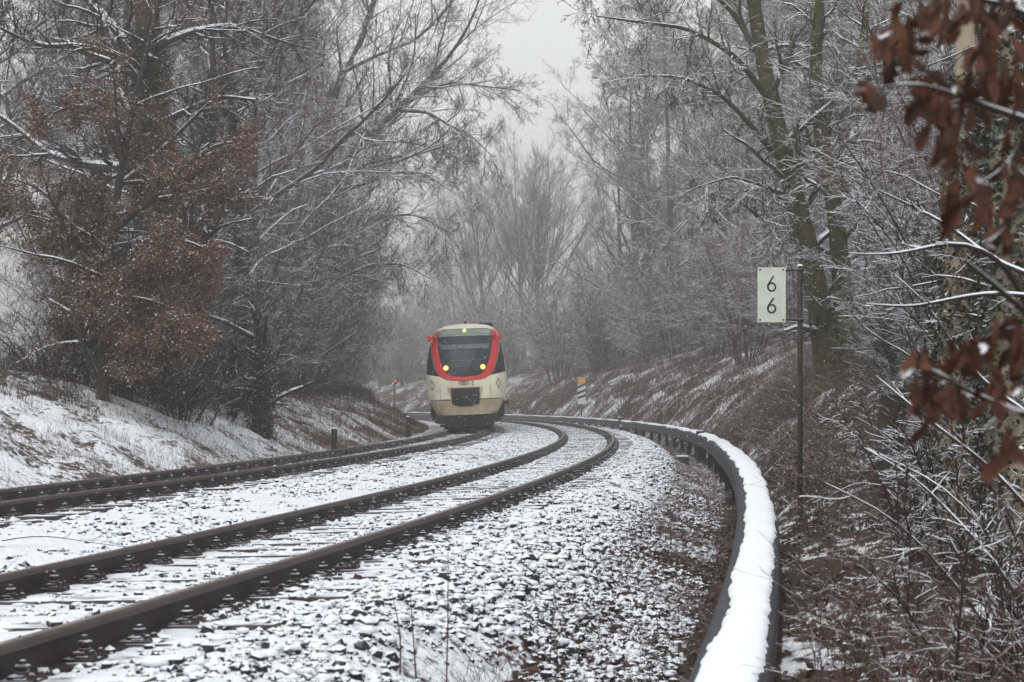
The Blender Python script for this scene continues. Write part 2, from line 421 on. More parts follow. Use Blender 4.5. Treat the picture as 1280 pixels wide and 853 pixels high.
def build_track(ec, label, zc):
    """ec: offset of the track's centre"""
    root = empty('railway_track', (*tf(ec, -60.), 0)); tag(root, label, 'railway track')
    cant = .05 / 1.5
    inv_m = np.array(root.location)
    ss = np.concatenate([np.arange(-72, 60, .8), np.arange(60, 230, 2.5)])
    for side in (-.75, .75):
        z0 = zc + side * cant
        V, Q = sweep(RAILP, ec + side, ss, lambda s, z0=z0: s * 0 + z0, cant)
        idx = np.tile([1 if i in (10,) else 2 if 7 <= i <= 13 else 0 for i in range(len(RAILP))], len(ss) - 1)
        mesh_obj('rail', V - inv_m, [Q], [M['rail'], M['rail_top'], M['rail_head']], root, midx=idx)
    # snow lying on the rail foot
    # sleepers
    sl = MB(); sl.box((0, 0, -.078), (2.6, .25, .16), bev=.014)
    sproto = sl.build('sleeper', M['sleeper']); C.objects.unlink(sproto)
    fb = MB()
    fb.box((0, 0, -.0), (.36, .15, .03), bev=.004)
    for sgn in (-1, 1):
        fb.box((sgn * .085, 0, .030), (.075, .11, .035), bev=.008)
        fb.lathe((sgn * .100, 0, .03), [(.016, 0), (.030, .012), (.030, .034), (.018, .036), (.018, .048), (.034, .050), (.036, .074), (.026, .080), (.018, .082), (.016, .108), (.006, .113)], 8)
        fb.box((sgn * .115, 0, .018), (.07, .14, .018), bev=.003)
        fb.lathe((sgn * .158, .045, .01), [(.026, 0), (.027, .014), (.018, .024), (.017, .045), (.008, .052)], 7)
        fb.lathe((sgn * .158, -.045, .01), [(.026, 0), (.027, .014), (.018, .024), (.017, .045), (.008, .052)], 7)
    fb.V = [v * np.array([.88, .9, .62]) + np.array([0, 0, .004]) for v in fb.V]
    fproto = fb.build('rail_fastening', M['iron']); C.objects.unlink(fproto)
    # the same two meshes as arrays, for the many far ones
    fV = np.concatenate(fb.V); 
    sk = np.arange(-67.6, 190, .6)
    restV = []; restF = []; restSV = []; n0 = 0
    fq = fb.F; sq = sl.F; sV = np.concatenate(sl.V)
    bulkF = MB(); bulkS = MB()
    for i, s in enumerate(sk):
        x, y = tf(ec, s); h = heading(s, ec) - math.pi / 2
        Mx = Matrix.Translation((float(x), float(y), zc + .022)) @ Matrix.Rotation(h, 4, 'Z') @ Matrix.Rotation(-math.atan(cant), 4, 'Y')
        tilt = Mx
        ri = Matrix.Translation(-Vector(root.location))
        if i < 100:
            o = bpy.data.objects.new('sleeper', sproto.data); link(o, root)
            o.matrix_local = ri @ Mx @ Matrix.Translation((rng.normal(0, .03), rng.normal(0, .012), rng.uniform(-.008, .009))) @ Matrix.Rotation(rng.normal(0, .012), 4, 'X')
        elif y < 200:
            m3 = np.array(ri @ Mx); bulkS.add(sV @ m3[:3, :3].T + m3[:3, 3], sq)
        for side in (-.75, .75):
            Mf = Mx @ Matrix.Translation((side, rng.normal(0, .012), 0)) @ Matrix.Rotation(rng.normal(0, .05), 4, 'Z') @ Matrix.Scale(rng.uniform(.8, 1.3), 4, (0, 0, 1))
            if i < 50:
                o = bpy.data.objects.new('rail_fastening', fproto.data); link(o, root); o.matrix_local = ri @ Mf
            elif s < 60:
                m3 = np.array(ri @ Mf); bulkF.add(fV @ m3[:3, :3].T + m3[:3, 3], fq)
    if bulkS.n: tag(bulkS.build('sleeper', M['sleeper'], root), kind='stuff')
    tag(bulkF.build('rail_fastening', M['iron'], root), kind='stuff')
    return root
build_track(-.75, 'near snowy railway track with rusty rails curving past the cable duct', -.025)
build_track(-SP - .75, 'far snowy railway track on which the red and cream train stands', .002)

# loose heaps of snow on the rail feet and between the fastenings
def foot_snow():
    n = 5200; ec = np.where(rng.uniform(0, 1, n) < .7, -.75, -SP - .75); side = np.where(rng.uniform(0, 1, n) < .5, -.75, .75)
    off = np.where(rng.uniform(0, 1, n) < .5, -1, 1) * rng.uniform(.05, .22, n); S = -66 + 70 * rng.uniform(0, 1, n) ** 1.4
    E = ec + side + off; X, Y = tf(E, S); Z = rail_z(E) + np.where(np.abs(off) < .09, .012, -.002)
    t = (1 + 5 ** .5) / 2
    B = np.array([(-1, t, 0), (1, t, 0), (-1, -t, 0), (1, -t, 0), (0, -1, t), (0, 1, t), (0, -1, -t), (0, 1, -t), (t, 0, -1), (t, 0, 1), (-t, 0, -1), (-t, 0, 1)], float) / math.hypot(1, t)
    T = np.array([(0, 11, 5), (0, 5, 1), (0, 1, 7), (0, 7, 10), (0, 10, 11), (1, 5, 9), (5, 11, 4), (11, 10, 2), (10, 7, 6), (7, 1, 8), (3, 9, 4), (3, 4, 2), (3, 2, 6), (3, 6, 8), (3, 8, 9), (4, 9, 5), (2, 4, 11), (6, 2, 10), (8, 6, 7), (9, 8, 1)])
    sz = rng.uniform(.008, .030, n)
    V = B[None] * rng.uniform(.8, 1.2, (n, 12, 1)) * np.stack([sz * .8, sz * 1.6, sz * .55], -1)[:, None] + np.stack([X, Y, Z], -1)[:, None]
    tag(mesh_obj('trackside_snow', V.reshape(-1, 3), [(T[None] + (np.arange(n) * 12)[:, None, None]).reshape(-1, 3)], M['snow'], smooth=True), 'small heaps of snow beside the rails and fastenings', 'snow', kind='stuff')
foot_snow()

# ------------------------------------------------------------------ raised cable duct with its snow
def duct_e(s):
    y = tf(2.4, s)[1]
    return 2.40 + .29 * (1 - sstep(14, 34, y))
def duct():
    Ys = lambda s: tf(2.4, s)[1]
    def ztop(s):
        y = Ys(s)
        return .31 - .50 * (1 - sstep(5.0, 27.0, y)) + .012 * np.sin(s * .9)
    ss = np.concatenate([np.arange(-69, -20, .25), np.arange(-20, 60, 1.0), np.arange(60, 240, 3.0)])
    w = .19
    P = [(-w * .82, -.30), (-w, -.25), (-w, -.08), (-w * .95, -.035), (-w * .80, -.006), (0, .0), (w * .80, -.006), (w * .95, -.035), (w, -.08), (w, -.25), (w * .82, -.30)]
    root = empty('cable_duct', (*tf(2.4, -50.), 0)); tag(root, 'long raised dark concrete cable duct capped with snow beside the near track', 'cable duct')
    o0 = np.array(root.location)
    V, Q = sweep(P, duct_e, ss, ztop)
    mesh_obj('duct_body', V - o0, [Q], M['concrete'], root, smooth=False)
    # snow cap with ragged edges
    s2 = np.concatenate([np.arange(-69, -30, .04), np.arange(-30, 0, .2), np.arange(0, 240, 2.0)])
    lw = -.115 + .030 * fbm(s2 * 1.1, s2 * 0 + 1, 3) * 2 + .022 * fbm(s2 * 7, s2 * 0 + 4, 2) - .03 * sstep(-45, -30, s2)
    rw = .150 + .016 * fbm(s2 * 1.7, s2 * 0 + 8, 3) * 2 + .020 * fbm(s2 * 9, s2 * 0 + 2, 2)
    th = .036 + .012 * fbm(s2 * 1.3, s2 * 0 + 12, 3)
    lid = np.floor(s2 / 1.1).astype(int); jit = _tab[lid & 255, 7] - .5; grv = np.exp(-((s2 / 1.1 - np.round(s2 / 1.1)) * 1.1 / .035) ** 2)
    th = th * (1 - .22 * grv) + .008 * jit; lw = lw + .006 * jit + .012 * grv; rw = rw - .008 * grv + .010 * (_tab[lid & 255, 9] - .5)
    T = np.array([0, .04, .16, .3, .45, .55, .7, .86, .96, 1.])
    hgt = np.array([-.012, .35, .82, .97, 1.0, 1.0, .96, .80, .35, -.012])
    lat = lw[:, None] + (rw - lw)[:, None] * T[None]
    z = ztop(s2)[:, None] + th[:, None] * hgt[None] + .004 * fbm(lat * 12, s2[:, None] * 5 + 0 * lat, 3)
    z[:, 0] = ztop(s2) - .012; z[:, -1] = ztop(s2) - .012
    z -= np.clip(np.abs(lat) - .15, 0, 1) * .7
    X, Y = tf(duct_e(s2)[:, None] + lat, s2[:, None] + 0 * lat)
    V = np.stack([X, Y, z], -1).reshape(-1, 3); k = len(T); n = len(s2)
    i = np.arange(n - 1)[:, None] * k + np.arange(k - 1)[None]
    Q = np.stack([i, i + 1, i + k + 1, i + k], -1).reshape(-1, 4)
    mesh_obj('snow_cap', V - o0, [Q[:, ::-1]], M['snow'], root, smooth=True)
    # brackets
    pm = MB(); pm.box((0, 0, -.30), (.12, .12, .62), bev=.01); pm.box((0, 0, .005), (.34, .16, .05), bev=.008)
    pr = pm.build('support_post', M['post_dark']); C.objects.unlink(pr)
    for s in np.arange(-64, 110, 3.7):
        x, y = tf(duct_e(s), s)
        o = bpy.data.objects.new('support_post', pr.data); link(o, root)
        o.location = (float(x) - o0[0], float(y) - o0[1], float(ztop(np.array(s))) - .325); o.rotation_euler = (0, 0, heading(float(s)) - math.pi / 2)
duct()

# ------------------------------------------------------------------ tubes and trees
def tubes(P, Rd, sides, upref=True):
    """P (N,K,3), Rd (N,K) -> verts, quads (open ended)"""
    Nn, K, _ = P.shape
    T = np.empty_like(P); T[:, 1:-1] = P[:, 2:] - P[:, :-2]; T[:, 0] = P[:, 1] - P[:, 0]; T[:, -1] = P[:, -1] - P[:, -2]
    T /= np.linalg.norm(T, axis=-1, keepdims=True) + 1e-9
    mt = P[:, -1] - P[:, 0]; mt /= np.linalg.norm(mt, axis=-1, keepdims=True) + 1e-9
    ref = np.where(np.abs(mt[:, 2:3]) < .93, np.array([[0, 0, 1.]]), np.array([[1., .3, 0]]))[:, None]
    n1 = np.cross(T, ref); n1 /= np.linalg.norm(n1, axis=-1, keepdims=True) + 1e-9
    n2 = np.cross(n1, T)                      # points up for level branches
    a = np.arange(sides) * 2 * math.pi / sides
    ca, sa = np.cos(a), np.sin(a)             # a = 0 : up
    V = P[:, :, None] + Rd[:, :, None, None] * (n2[:, :, None] * ca[None, None, :, None] + n1[:, :, None] * sa[None, None, :, None])
    base = (np.arange(Nn) * K * sides)[:, None, None] + (np.arange(K - 1) * sides)[None, :, None]
    i = base + np.arange(sides)[None, None]; j = base + ((np.arange(sides) + 1) % sides)[None, None]
    Q = np.stack([i, j, j + sides, i + sides], -1).reshape(-1, 4)
    return V.reshape(-1, 3), Q
class Geo:
    def __init__(s): s.V = []; s.F = {3: [], 4: []}; s.n = 0
    def add(s, V, Fc):
        s.V.append(V); s.F[Fc.shape[1]].append(Fc + s.n); s.n += len(V)
    def br(s, B, sides):
        V, Q = tubes(B['P'], B['R'], sides); s.add(V, Q)
    def build(s, name, mat, parent=None, smooth=False, off=None):
        V = np.concatenate(s.V)
        if off is not None: V = V - np.array(off)
        return mesh_obj(name, V, [np.concatenate(f) for f in s.F.values() if f], mat, parent, smooth=smooth)
def resample(pts, rad, K):
    pts = np.array(pts, float); rad = np.array(rad, float)
    d = np.concatenate([[0], np.cumsum(np.linalg.norm(np.diff(pts, axis=0), axis=1))])
    t = np.linspace(0, d[-1], K)
    # smooth interpolation
    out = np.stack([np.interp(t, d, pts[:, i]) for i in range(3)], -1)
    for _ in range(2): out[1:-1] = .25 * out[:-2] + .5 * out[1:-1] + .25 * out[2:]
    return out, np.interp(t, d, rad), d[-1]
def lines(ls, K=14):
    """explicit limbs: list of (points, radii)"""
    P = []; Rr = []; Ln = []
    for p, r in ls:
        a, b, c = resample(p, r, K); P.append(a); Rr.append(b); Ln.append(c)
    return {'P': np.array(P), 'R': np.array(Rr), 'L': np.array(Ln)}
def kids(B, n, t0=.25, t1=.98, ang=(50, 12), lf=.5, K=5, wig=.18, up=.04, rs=.55, rmin=.004, taper=.3, flat=0., lmin=.0, shrink=.5, g=rng, toward=None, tow=0.):
    P, Rd, Ln = B['P'], B['R'], B['L']; Nn, KK, _ = P.shape
    idx = np.repeat(np.arange(Nn), n); Mn = len(idx)
    t = g.uniform(t0, t1, Mn); f = t * (KK - 1); i0 = np.minimum(f.astype(int), KK - 2); fr = (f - i0)[:, None]
    a = P[idx, i0]; b = P[idx, i0 + 1]
    base = a * (1 - fr) + b * fr; tan = b - a; tan /= np.linalg.norm(tan, axis=1, keepdims=True) + 1e-9
    pr = Rd[idx, i0] * (1 - fr[:, 0]) + Rd[idx, i0 + 1] * fr[:, 0]
    rv = g.normal(0, 1, (Mn, 3)); rv[:, 2] *= (1 - flat)
    if toward is not None: rv += np.array(toward) * tow
    perp = rv - (rv * tan).sum(1, keepdims=True) * tan; perp /= np.linalg.norm(perp, axis=1, keepdims=True) + 1e-9
    an = np.radians(g.normal(ang[0], ang[1], Mn))[:, None]
    d = np.cos(an) * tan + np.sin(an) * perp
    Ll = np.maximum(Ln[idx] * lf * (1 - shrink * t) * g.uniform(.55, 1.25, Mn), lmin)
    r0 = np.maximum(np.minimum(pr * rs, pr * .95), rmin)
    pts = np.empty((Mn, K, 3)); pts[:, 0] = base; stp = (Ll / (K - 1))[:, None]
    for k in range(1, K):
        d = d + g.normal(0, wig, (Mn, 3)); d[:, 2] += up
        d /= np.linalg.norm(d, axis=1, keepdims=True)
        pts[:, k] = pts[:, k - 1] + d * stp
    R_ = np.maximum(r0[:, None] * np.linspace(1, taper, K)[None], rmin * .8)
    return {'P': pts, 'R': R_, 'L': Ll}
def straight_trunk(h, r, lean=(0, 0), wob=.9, K=14, g=rng):
    z = np.linspace(-.6, h, K); t = (z / h).clip(0, 1)
    x = lean[0] * t ** 1.3 * h + np.cumsum(g.normal(0, wob / K * 2, K)) * t; y = lean[1] * t ** 1.3 * h + np.cumsum(g.normal(0, wob / K * 2, K)) * t
    P = np.stack([x, y, z], -1); R_ = r * (1 - .86 * t) * (1 + .35 * np.exp(-z.clip(0) * 2.0))
    return {'P': P[None], 'R': R_[None], 'L': np.array([h])}
def cat(*Bs):
    out = []
    for b in Bs: out.append(b)
    return out
def leaf_quads(P, size, g=rng, droop=.5, aspect=.55, fold=True):
    """one folded leaf (4 triangles as 2 quads) at every point"""
    n = len(P)
    d = g.normal(0, 1, (n, 3)); d[:, 2] = d[:, 2] * .5 - droop; d /= np.linalg.norm(d, axis=1, keepdims=True)
    w = np.cross(d, g.normal(0, 1, (n, 3))); w /= np.linalg.norm(w, axis=1, keepdims=True)
    nn = np.cross(d, w); s = (size * g.uniform(.6, 1.3, n))[:, None]
    a = P; b = P + d * s * .5 + w * s * aspect * .5 + nn * s * .12; c = P + d * s; e = P + d * s * .5 - w * s * aspect * .5 + nn * s * .12
    V = np.stack([a, b, c, e], 1).reshape(-1, 3); i = np.arange(n)[:, None] * 4
    return V, np.concatenate([i + np.array([[0, 1, 2]]), i + np.array([[0, 2, 3]])])
def pts_on(B, n, g=rng, jit=.0, t0=0.):
    P = B['P']; Nn, K, _ = P.shape
    idx = g.integers(0, Nn, n); f = g.uniform(t0, 1, n) * (K - 1); i0 = np.minimum(f.astype(int), K - 2); fr = (f - i0)[:, None]
    return P[idx, i0] * (1 - fr) + P[idx, i0 + 1] * fr + g.normal(0, 1, (n, 3)) * jit
def root_tree(name, B0, levels, tmat, cmat, sides=(8, 5, 4, 3), label=None, cat='tree', group=None, extra=None, limbs_in_trunk=1, loc=(0, 0, 0)):
    """levels: list of kids() keyword dicts"""
    root = empty(name, loc); tag(root, label, cat, group)
    g0 = Geo(); g1 = Geo(); g0.br(B0, sides[0]); cur = B0; allb = [B0]
    for i, kw in enumerate(levels):
        cur = kids(cur, **kw); allb.append(cur)
        (g0 if i < limbs_in_trunk - 1 else g1).br(cur, sides[min(i + 1, len(sides) - 1)])
    o = g0.build('trunk', tmat, root, smooth=True); c = g1.build('crown', cmat, root)
    if extra: extra(root, allb)
    return root, allb
def place(proto, u, Y, label, group=None, sc=1., rz=None, first=False, e=None, sxy=1.0, dz=0.0):
    o = proto if first else copy_tree(proto)
    x, y, z = at(u, Y)
    o.location = (x, y, z - .1 + dz); o.scale = (sc * sxy, sc * sxy, sc); o.rotation_euler = (0, 0, (u * 1.7 + Y * .9) % 6.28 if rz is None else rz)
    if label: o['label'] = label
    if group: o['group'] = group
    return o

# ---- prototypes
G_ = np.random.default_rng
def proto_broad(seed, h=21, r=.26, tw='twig_grey', bark='bark', fan=False, n1=24, t0=.22):
    g = G_(seed); B = straight_trunk(h, r, (g.normal(0, .06), g.normal(0, .06)), g=g)
    if fan:
        lv = [dict(n=16, t0=.12, t1=.8, ang=(32, 8), lf=.85, K=8, wig=.07, up=.05, rs=.55, rmin=.03, shrink=.55, g=g),
              dict(n=9, t0=.25, ang=(28, 8), lf=.55, K=6, wig=.08, up=.06, rs=.5, rmin=.018, g=g),
              dict(n=9, t0=.2, ang=(30, 9), lf=.55, K=5, wig=.08, up=.06, rs=.55, rmin=.011, g=g),
              dict(n=9, t0=.1, ang=(34, 10), lf=.62, K=3, wig=.12, up=.05, rs=.6, rmin=.008, g=g)]
    else:
        lv = [dict(n=n1, t0=t0, t1=.97, ang=(58, 10), lf=.52, K=9, wig=.12, up=.05, rs=.5, rmin=.03, shrink=.72, g=g),
              dict(n=11, t0=.15, ang=(48, 12), lf=.52, K=6, wig=.15, up=.03, rs=.5, rmin=.014, g=g),
              dict(n=9, t0=.15, ang=(48, 14), lf=.5, K=5, wig=.18, up=.02, rs=.5, rmin=.009, g=g),
              dict(n=10, t0=.08, ang=(50, 16), lf=.60, K=3, wig=.25, up=.01, rs=.55, rmin=.0055, g=g)]
    return root_tree('bare_tree', B, lv, M[bark], M[tw], label='x', limbs_in_trunk=1)[0]
def proto_thicket(seed, h=6.5, tw='twig_plum', nst=16, name='bare_shrub'):
    g = G_(seed)
    ls = []
    for i in range(nst):
        a = g.uniform(0, 6.28); rr = g.uniform(.1, .9); ln = g.uniform(.12, .5); hh = h * g.uniform(.6, 1.05)
        p0 = np.array([rr * math.cos(a), rr * math.sin(a), -.3]); p1 = p0 + np.array([math.cos(a) * ln * hh * .4, math.sin(a) * ln * hh * .4, hh * .55])
        p2 = p1 + np.array([math.cos(a) * ln * hh * .8, math.sin(a) * ln * hh * .8, hh * .45])
        ls.append(([p0, p1, p2], [.045, .03, .012]))
    B = lines(ls, 8)
    lv = [dict(n=11, t0=.12, ang=(42, 14), lf=.45, K=6, wig=.2, up=.03, rs=.5, rmin=.012, g=g),
          dict(n=9, t0=.12, ang=(46, 16), lf=.5, K=4, wig=.25, up=.02, rs=.5, rmin=.0075, g=g),
          dict(n=9, t0=.08, ang=(46, 16), lf=.7, K=3, wig=.3, up=.0, rs=.6, rmin=.0052, g=g)]
    root = empty(name); tag(root, 'x', 'shrub')
    g0 = Geo(); g0.br(B, 5); g1 = Geo(); cur = B
    for i, kw in enumerate(lv): cur = kids(cur, **kw); g1.br(cur, (4, 3, 3)[i])
    g0.build('stem', M[tw], root); g1.build('crown', M[tw], root)
    return root
PB = [proto_broad(11, 21, .27), proto_broad(12, 19, .24, n1=28), proto_broad(13, 23, .30, t0=.3), proto_broad(14, 20, .22, tw='twig_plum')]
PF = [proto_broad(21, 19, .30, fan=True, tw='twig_far'), proto_broad(22, 22, .30, fan=True, tw='twig_far')]
PT = [proto_thicket(31), proto_thicket(32, 7.5, 'twig_grey', 14), proto_thicket(33, 5.5, 'twig_olive', 18)]
_used = set()
def put(proto, *a, **k):
    f = id(proto) not in _used; _used.add(id(proto))
    return place(proto, *a, first=f, **k)

# ---- left side wood
LG = 'bare trees on the left bank'
for u, Y, p, sc, lab in [
    (92, 72, 2, 1.1, 'tall grey tree behind the beech, near the left edge'), (-15, 58, 0, 1.05, 'tree at the extreme left edge with limbs reaching in from outside'), (135, 100, 3, 1.3, 'hazy plum-grey tree far behind the beech'), (250, 120, 1, 1.3, 'hazy tree far behind the ivy-grown trunk'), (345, 125, 3, 1.2, 'hazy plum-grey tree far behind the broken stem'),
    (105, 55, 2, .9, 'grey bare tree standing between the left edge and the ivy-clad oak'),
    (268, 52, 0, .9, 'dark bare tree just right of the ivy-clad oak'),
    (318, 62, 3, .9, 'bare tree rising behind the broken snow-topped stem'),
    (355, 74, 2, 1.0, 'tall grey tree behind and right of the broken stem'),
    (225, 76, 0, 1.05, 'tall grey tree deep in the wood behind the oak'),
    (388, 92, 1, 1.05, 'tall bare tree left of the leaning tree, trunk hidden in twigs'),
    (300, 98, 2, 1.1, 'hazy tree deep in the left wood above the broken stem'),
    (415, 118, 0, .78, 'hazy grey tree at the end of the left wood, under the leaning limb'),
    (436, 140, 3, .62, 'small hazy tree last in the left row before the gap'),
    (160, 90, 1, 1.1, 'hazy tree far behind the brown-leaved tree')]:
    put(PB[p], u, Y, lab, LG, sc=sc)
SG = 'twiggy shrubs filling the left wood'
for u, Y, p, sc, lab in [
    (130, 62, 1, 1.3, 'tall grey shrub behind the brown-leaved beech'), (180, 72, 0, 1.4, 'tall plum shrub behind the oak, deep in the wood'),
    (260, 70, 1, 1.5, 'tall grey shrub deep between oak and broken stem'), (300, 84, 0, 1.6, 'tall plum shrub deep behind the straight ivy trunk'), (340, 104, 1, 1.8, 'large hazy shrub far behind the broken stem'), (395, 106, 0, 1.5, 'large hazy plum shrub under the leaning tree base'), (240, 92, 1, 1.7, 'large grey shrub far behind the ivy-grown trunk'), (375, 84, 1, 1.3, 'grey shrub before the foot of the leaning tree'),
    (128, 40, 1, .62, 'dense shrub under the brown-leaved tree'),
    (262, 46, 2, .85, 'olive twiggy shrub right of the ivy-clad oak'),
    (300, 54, 1, .95, 'grey shrub behind the broken stem'),
    (350, 62, 1, .9, 'snow-dusted grey shrub right of the broken stem'),
    (385, 72, 2, .85, 'olive-grey shrub above the left bank top'),
    (330, 80, 1, 1.15, 'tall grey shrub deep behind the broken stem'),
    (410, 92, 1, .95, 'grey shrub near the end of the left bank'),
    (428, 112, 0, .85, 'hazy shrub last on the left bank'),
    (210, 60, 0, 1.0, 'plum twiggy shrub behind the oak trunk'),
    (365, 96, 0, 1.3, 'tall hazy shrub below the leaning tree')]:
    put(PT[p], u, Y, lab, SG, sc=sc)

# leaning tree on the left, its limbs reaching over the track
def leaning():
    Y = 84.; g = G_(55)
    def p(u, v, dy=0): return np.array(px(u, v, Y + dy))
    base = p(352, 470); tr = [base - np.array([0, 0, 1.5]), p(366, 380), p(385, 300), p(412, 240)]
    ls = [(tr + [p(431, 197, -1), p(471, 163, -2), p(492, 139, -2.5), p(516, 119, -3), p(546, 90, -3.5), p(570, 62, -4), p(592, 25, -4.5), p(604, -15, -5)], [.36, .33, .29, .24, .20, .17, .15, .13, .105, .08, .055, .03]),
          ([p(480, 155, -2), p(505, 131, -1), p(536, 112, 0), p(563, 103, 1), p(604, 108, 2), p(650, 113, 3)], [.13, .11, .09, .07, .05, .025]),
          ([p(500, 138, -2), p(536, 140, -3), p(563, 157, -4), p(590, 170, -5), p(616, 196, -6)], [.10, .085, .065, .045, .02]),
          ([p(450, 185, -1), p(500, 176, 1), p(540, 184, 2), p(580, 200, 3)], [.10, .07, .045, .02]),
          ([p(385, 300), p(396, 200, 2), p(420, 110, 3), p(452, 45, 4), p(478, -30, 5)], [.28, .24, .19, .15, .11]),
          ([p(430, 90, 3), p(470, 70, 1), p(520, 50, -1), p(560, 12, -2), p(580, -30, -2)], [.11, .09, .07, .05, .03]),
          ([p(412, 240), p(450, 232, -2), p(490, 216, -4), p(530, 215, -5), p(565, 240, -6)], [.12, .09, .065, .045, .02]),
          ([p(385, 300), p(430, 292, 1), p(475, 270, 3), p(520, 268, 4), p(560, 290, 5)], [.13, .10, .075, .05, .02]),
          ([p(376, 345), p(420, 350, -2), p(465, 330, -3), p(505, 330, -4), p(540, 350, -5)], [.11, .09, .06, .04, .02])]
    B0 = lines([(a, b) for a, b in ls], 26)
    root = empty('leaning_tree', tuple(base)); tag(root, 'big leaning tree whose snow-lined limbs reach over the track into the open sky', 'tree')
    g0 = Geo(); g0.br(B0, 8); g0.build('trunk', M['bark'], root, True, off=base)
    L1 = kids(B0, 26, .24, .99, (42, 12), .29, 9, .10, .03, .5, .018, lmin=1.0, g=g, shrink=.25)
    L2 = kids(L1, 8, .12, .98, (40, 12), .58, 6, .13, .02, .5, .011, g=g, lmin=.4)
    L3 = kids(L2, 6, .1, .98, (40, 12), .55, 4, .14, .01, .5, .0075, g=g, lmin=.15)
    L4 = kids(L3, 2, .1, .98, (40, 12), .6, 3, .16, .0, .55, .006, g=g, lmin=.1)
    g1 = Geo(); g1.br(L1, 5); g1.br(L2, 4); g1.br(L3, 3); g1.br(L4, 3); g1.build('crown', M['twig_grey'], root, off=base)
    # settled snow along the limbs
    S = {'P': B0['P'] + np.array([0, 0, 1]) * (B0['R'] * .62)[..., None], 'R': B0['R'] * .62, 'L': B0['L']}
    dz = np.gradient(B0['P'], axis=1); steep = np.abs(dz[..., 2]) / np.linalg.norm(dz, axis=-1)
    S['R'] = S['R'] * np.clip((1.02 - steep) * 3, .02, 1)
    gs = Geo(); gs.br(S, 6); gs.build('snow_line', M['snow'], root, True, off=base)
leaning()

# ivy clad oak, brown-leaved beech at the left
def ivy_on(B, n, rad_extra, size, g, parent, off, t1=1., name='ivy'):
    P = B['P']; Rd = B['R']; Nn, K, _ = P.shape
    idx = g.integers(0, Nn, n); f = g.uniform(0, t1, n) * (K - 1); i0 = np.minimum(f.astype(int), K - 2); fr = (f - i0)[:, None]
    c = P[idx, i0] * (1 - fr) + P[idx, i0 + 1] * fr; r = Rd[idx, i0] * (1 - fr[:, 0]) + Rd[idx, i0 + 1] * fr[:, 0]
    a = g.uniform(0, 6.28, n)
    cl = (fbm(a * 1.2, c[:, 2] * 1.1, 3) + .6)
    rr = r * .95 + rad_extra * g.uniform(0, 1, n) ** .7 * cl.clip(.1, 1.3)
    pos = c + np.stack([np.cos(a) * rr, np.sin(a) * rr, g.normal(0, .05, n)], -1)
    V, T = leaf_quads(pos, np.full(n, size), g, droop=.7, aspect=.8)
    return mesh_obj(name, V - np.array(off), [T], M['ivy'], parent)
def left_oak():
    g = G_(61); Y = 40.; base = np.array(at(190, Y)); p = lambda u, v, dy=0: np.array(px(u, v, Y + dy))
    ls = [([base + (0, 0, -.6), p(190, 470), p(188, 380), p(192, 280), p(194, 180), p(186, 90), p(183, -20), p(180, -120), p(186, -260)], [.52, .43, .38, .36, .34, .30, .26, .2, .1]),
          ([p(190, 215), p(150, 210, 1), p(100, 205, 2), p(55, 190, 3), p(10, 150, 3), p(-40, 120, 3)], [.16, .14, .12, .09, .06, .03]),
          ([p(192, 130), p(150, 70, -1), p(95, 55, -2), p(50, 60, -2), p(-10, 30, -3)], [.12, .09, .07, .05, .03]),
          ([p(188, 60), p(235, 40, 1), p(290, 30, 2), p(345, 50, 3), p(390, 62, 4)], [.12, .09, .07, .04, .02]),
          ([p(186, 20), p(230, -30, 1), p(280, -70, 2), p(340, -90, 3)], [.12, .09, .07, .04]),
          ([p(190, 160), p(230, 140, -1), p(275, 120, -2), p(320, 125, -3)], [.10, .08, .05, .03]),
          ([p(188, 90), p(130, 20, 1), p(70, -40, 2), p(0, -80, 2)], [.14, .11, .08, .04])]
    B0 = lines(ls, 18); root = empty('ivy_clad_oak', tuple(base)); tag(root, 'massive dark oak with an ivy-covered trunk on the snowy bank, left of the train', 'tree')
    g0 = Geo(); g0.br(B0, 10); g0.build('trunk', M['bark'], root, True, off=base)
    L1 = kids(B0, 22, .2, .99, (50, 14), .28, 8, .16, .02, .5, .016, lmin=.8, g=g, shrink=.4)
    L2 = kids(L1, 8, .12, .98, (48, 14), .5, 6, .2, .01, .5, .009, g=g)
    L3 = kids(L2, 7, .1, .98, (48, 16), .55, 4, .25, .0, .5, .0055, g=g)
    L4 = kids(L3, 2, .1, .98, (48, 16), .6, 3, .25, .0, .5, .0045, g=g)
    g1 = Geo(); g1.br(L1, 5); g1.br(L2, 4); g1.br(L3, 3); g1.br(L4, 3); g1.build('crown', M['twig_dark'], root, off=base)
    T0 = {k: v[:1] for k, v in B0.items()}
    ivy_on(T0, 15000, .30, .075, g, root, base, .62)
left_oak()
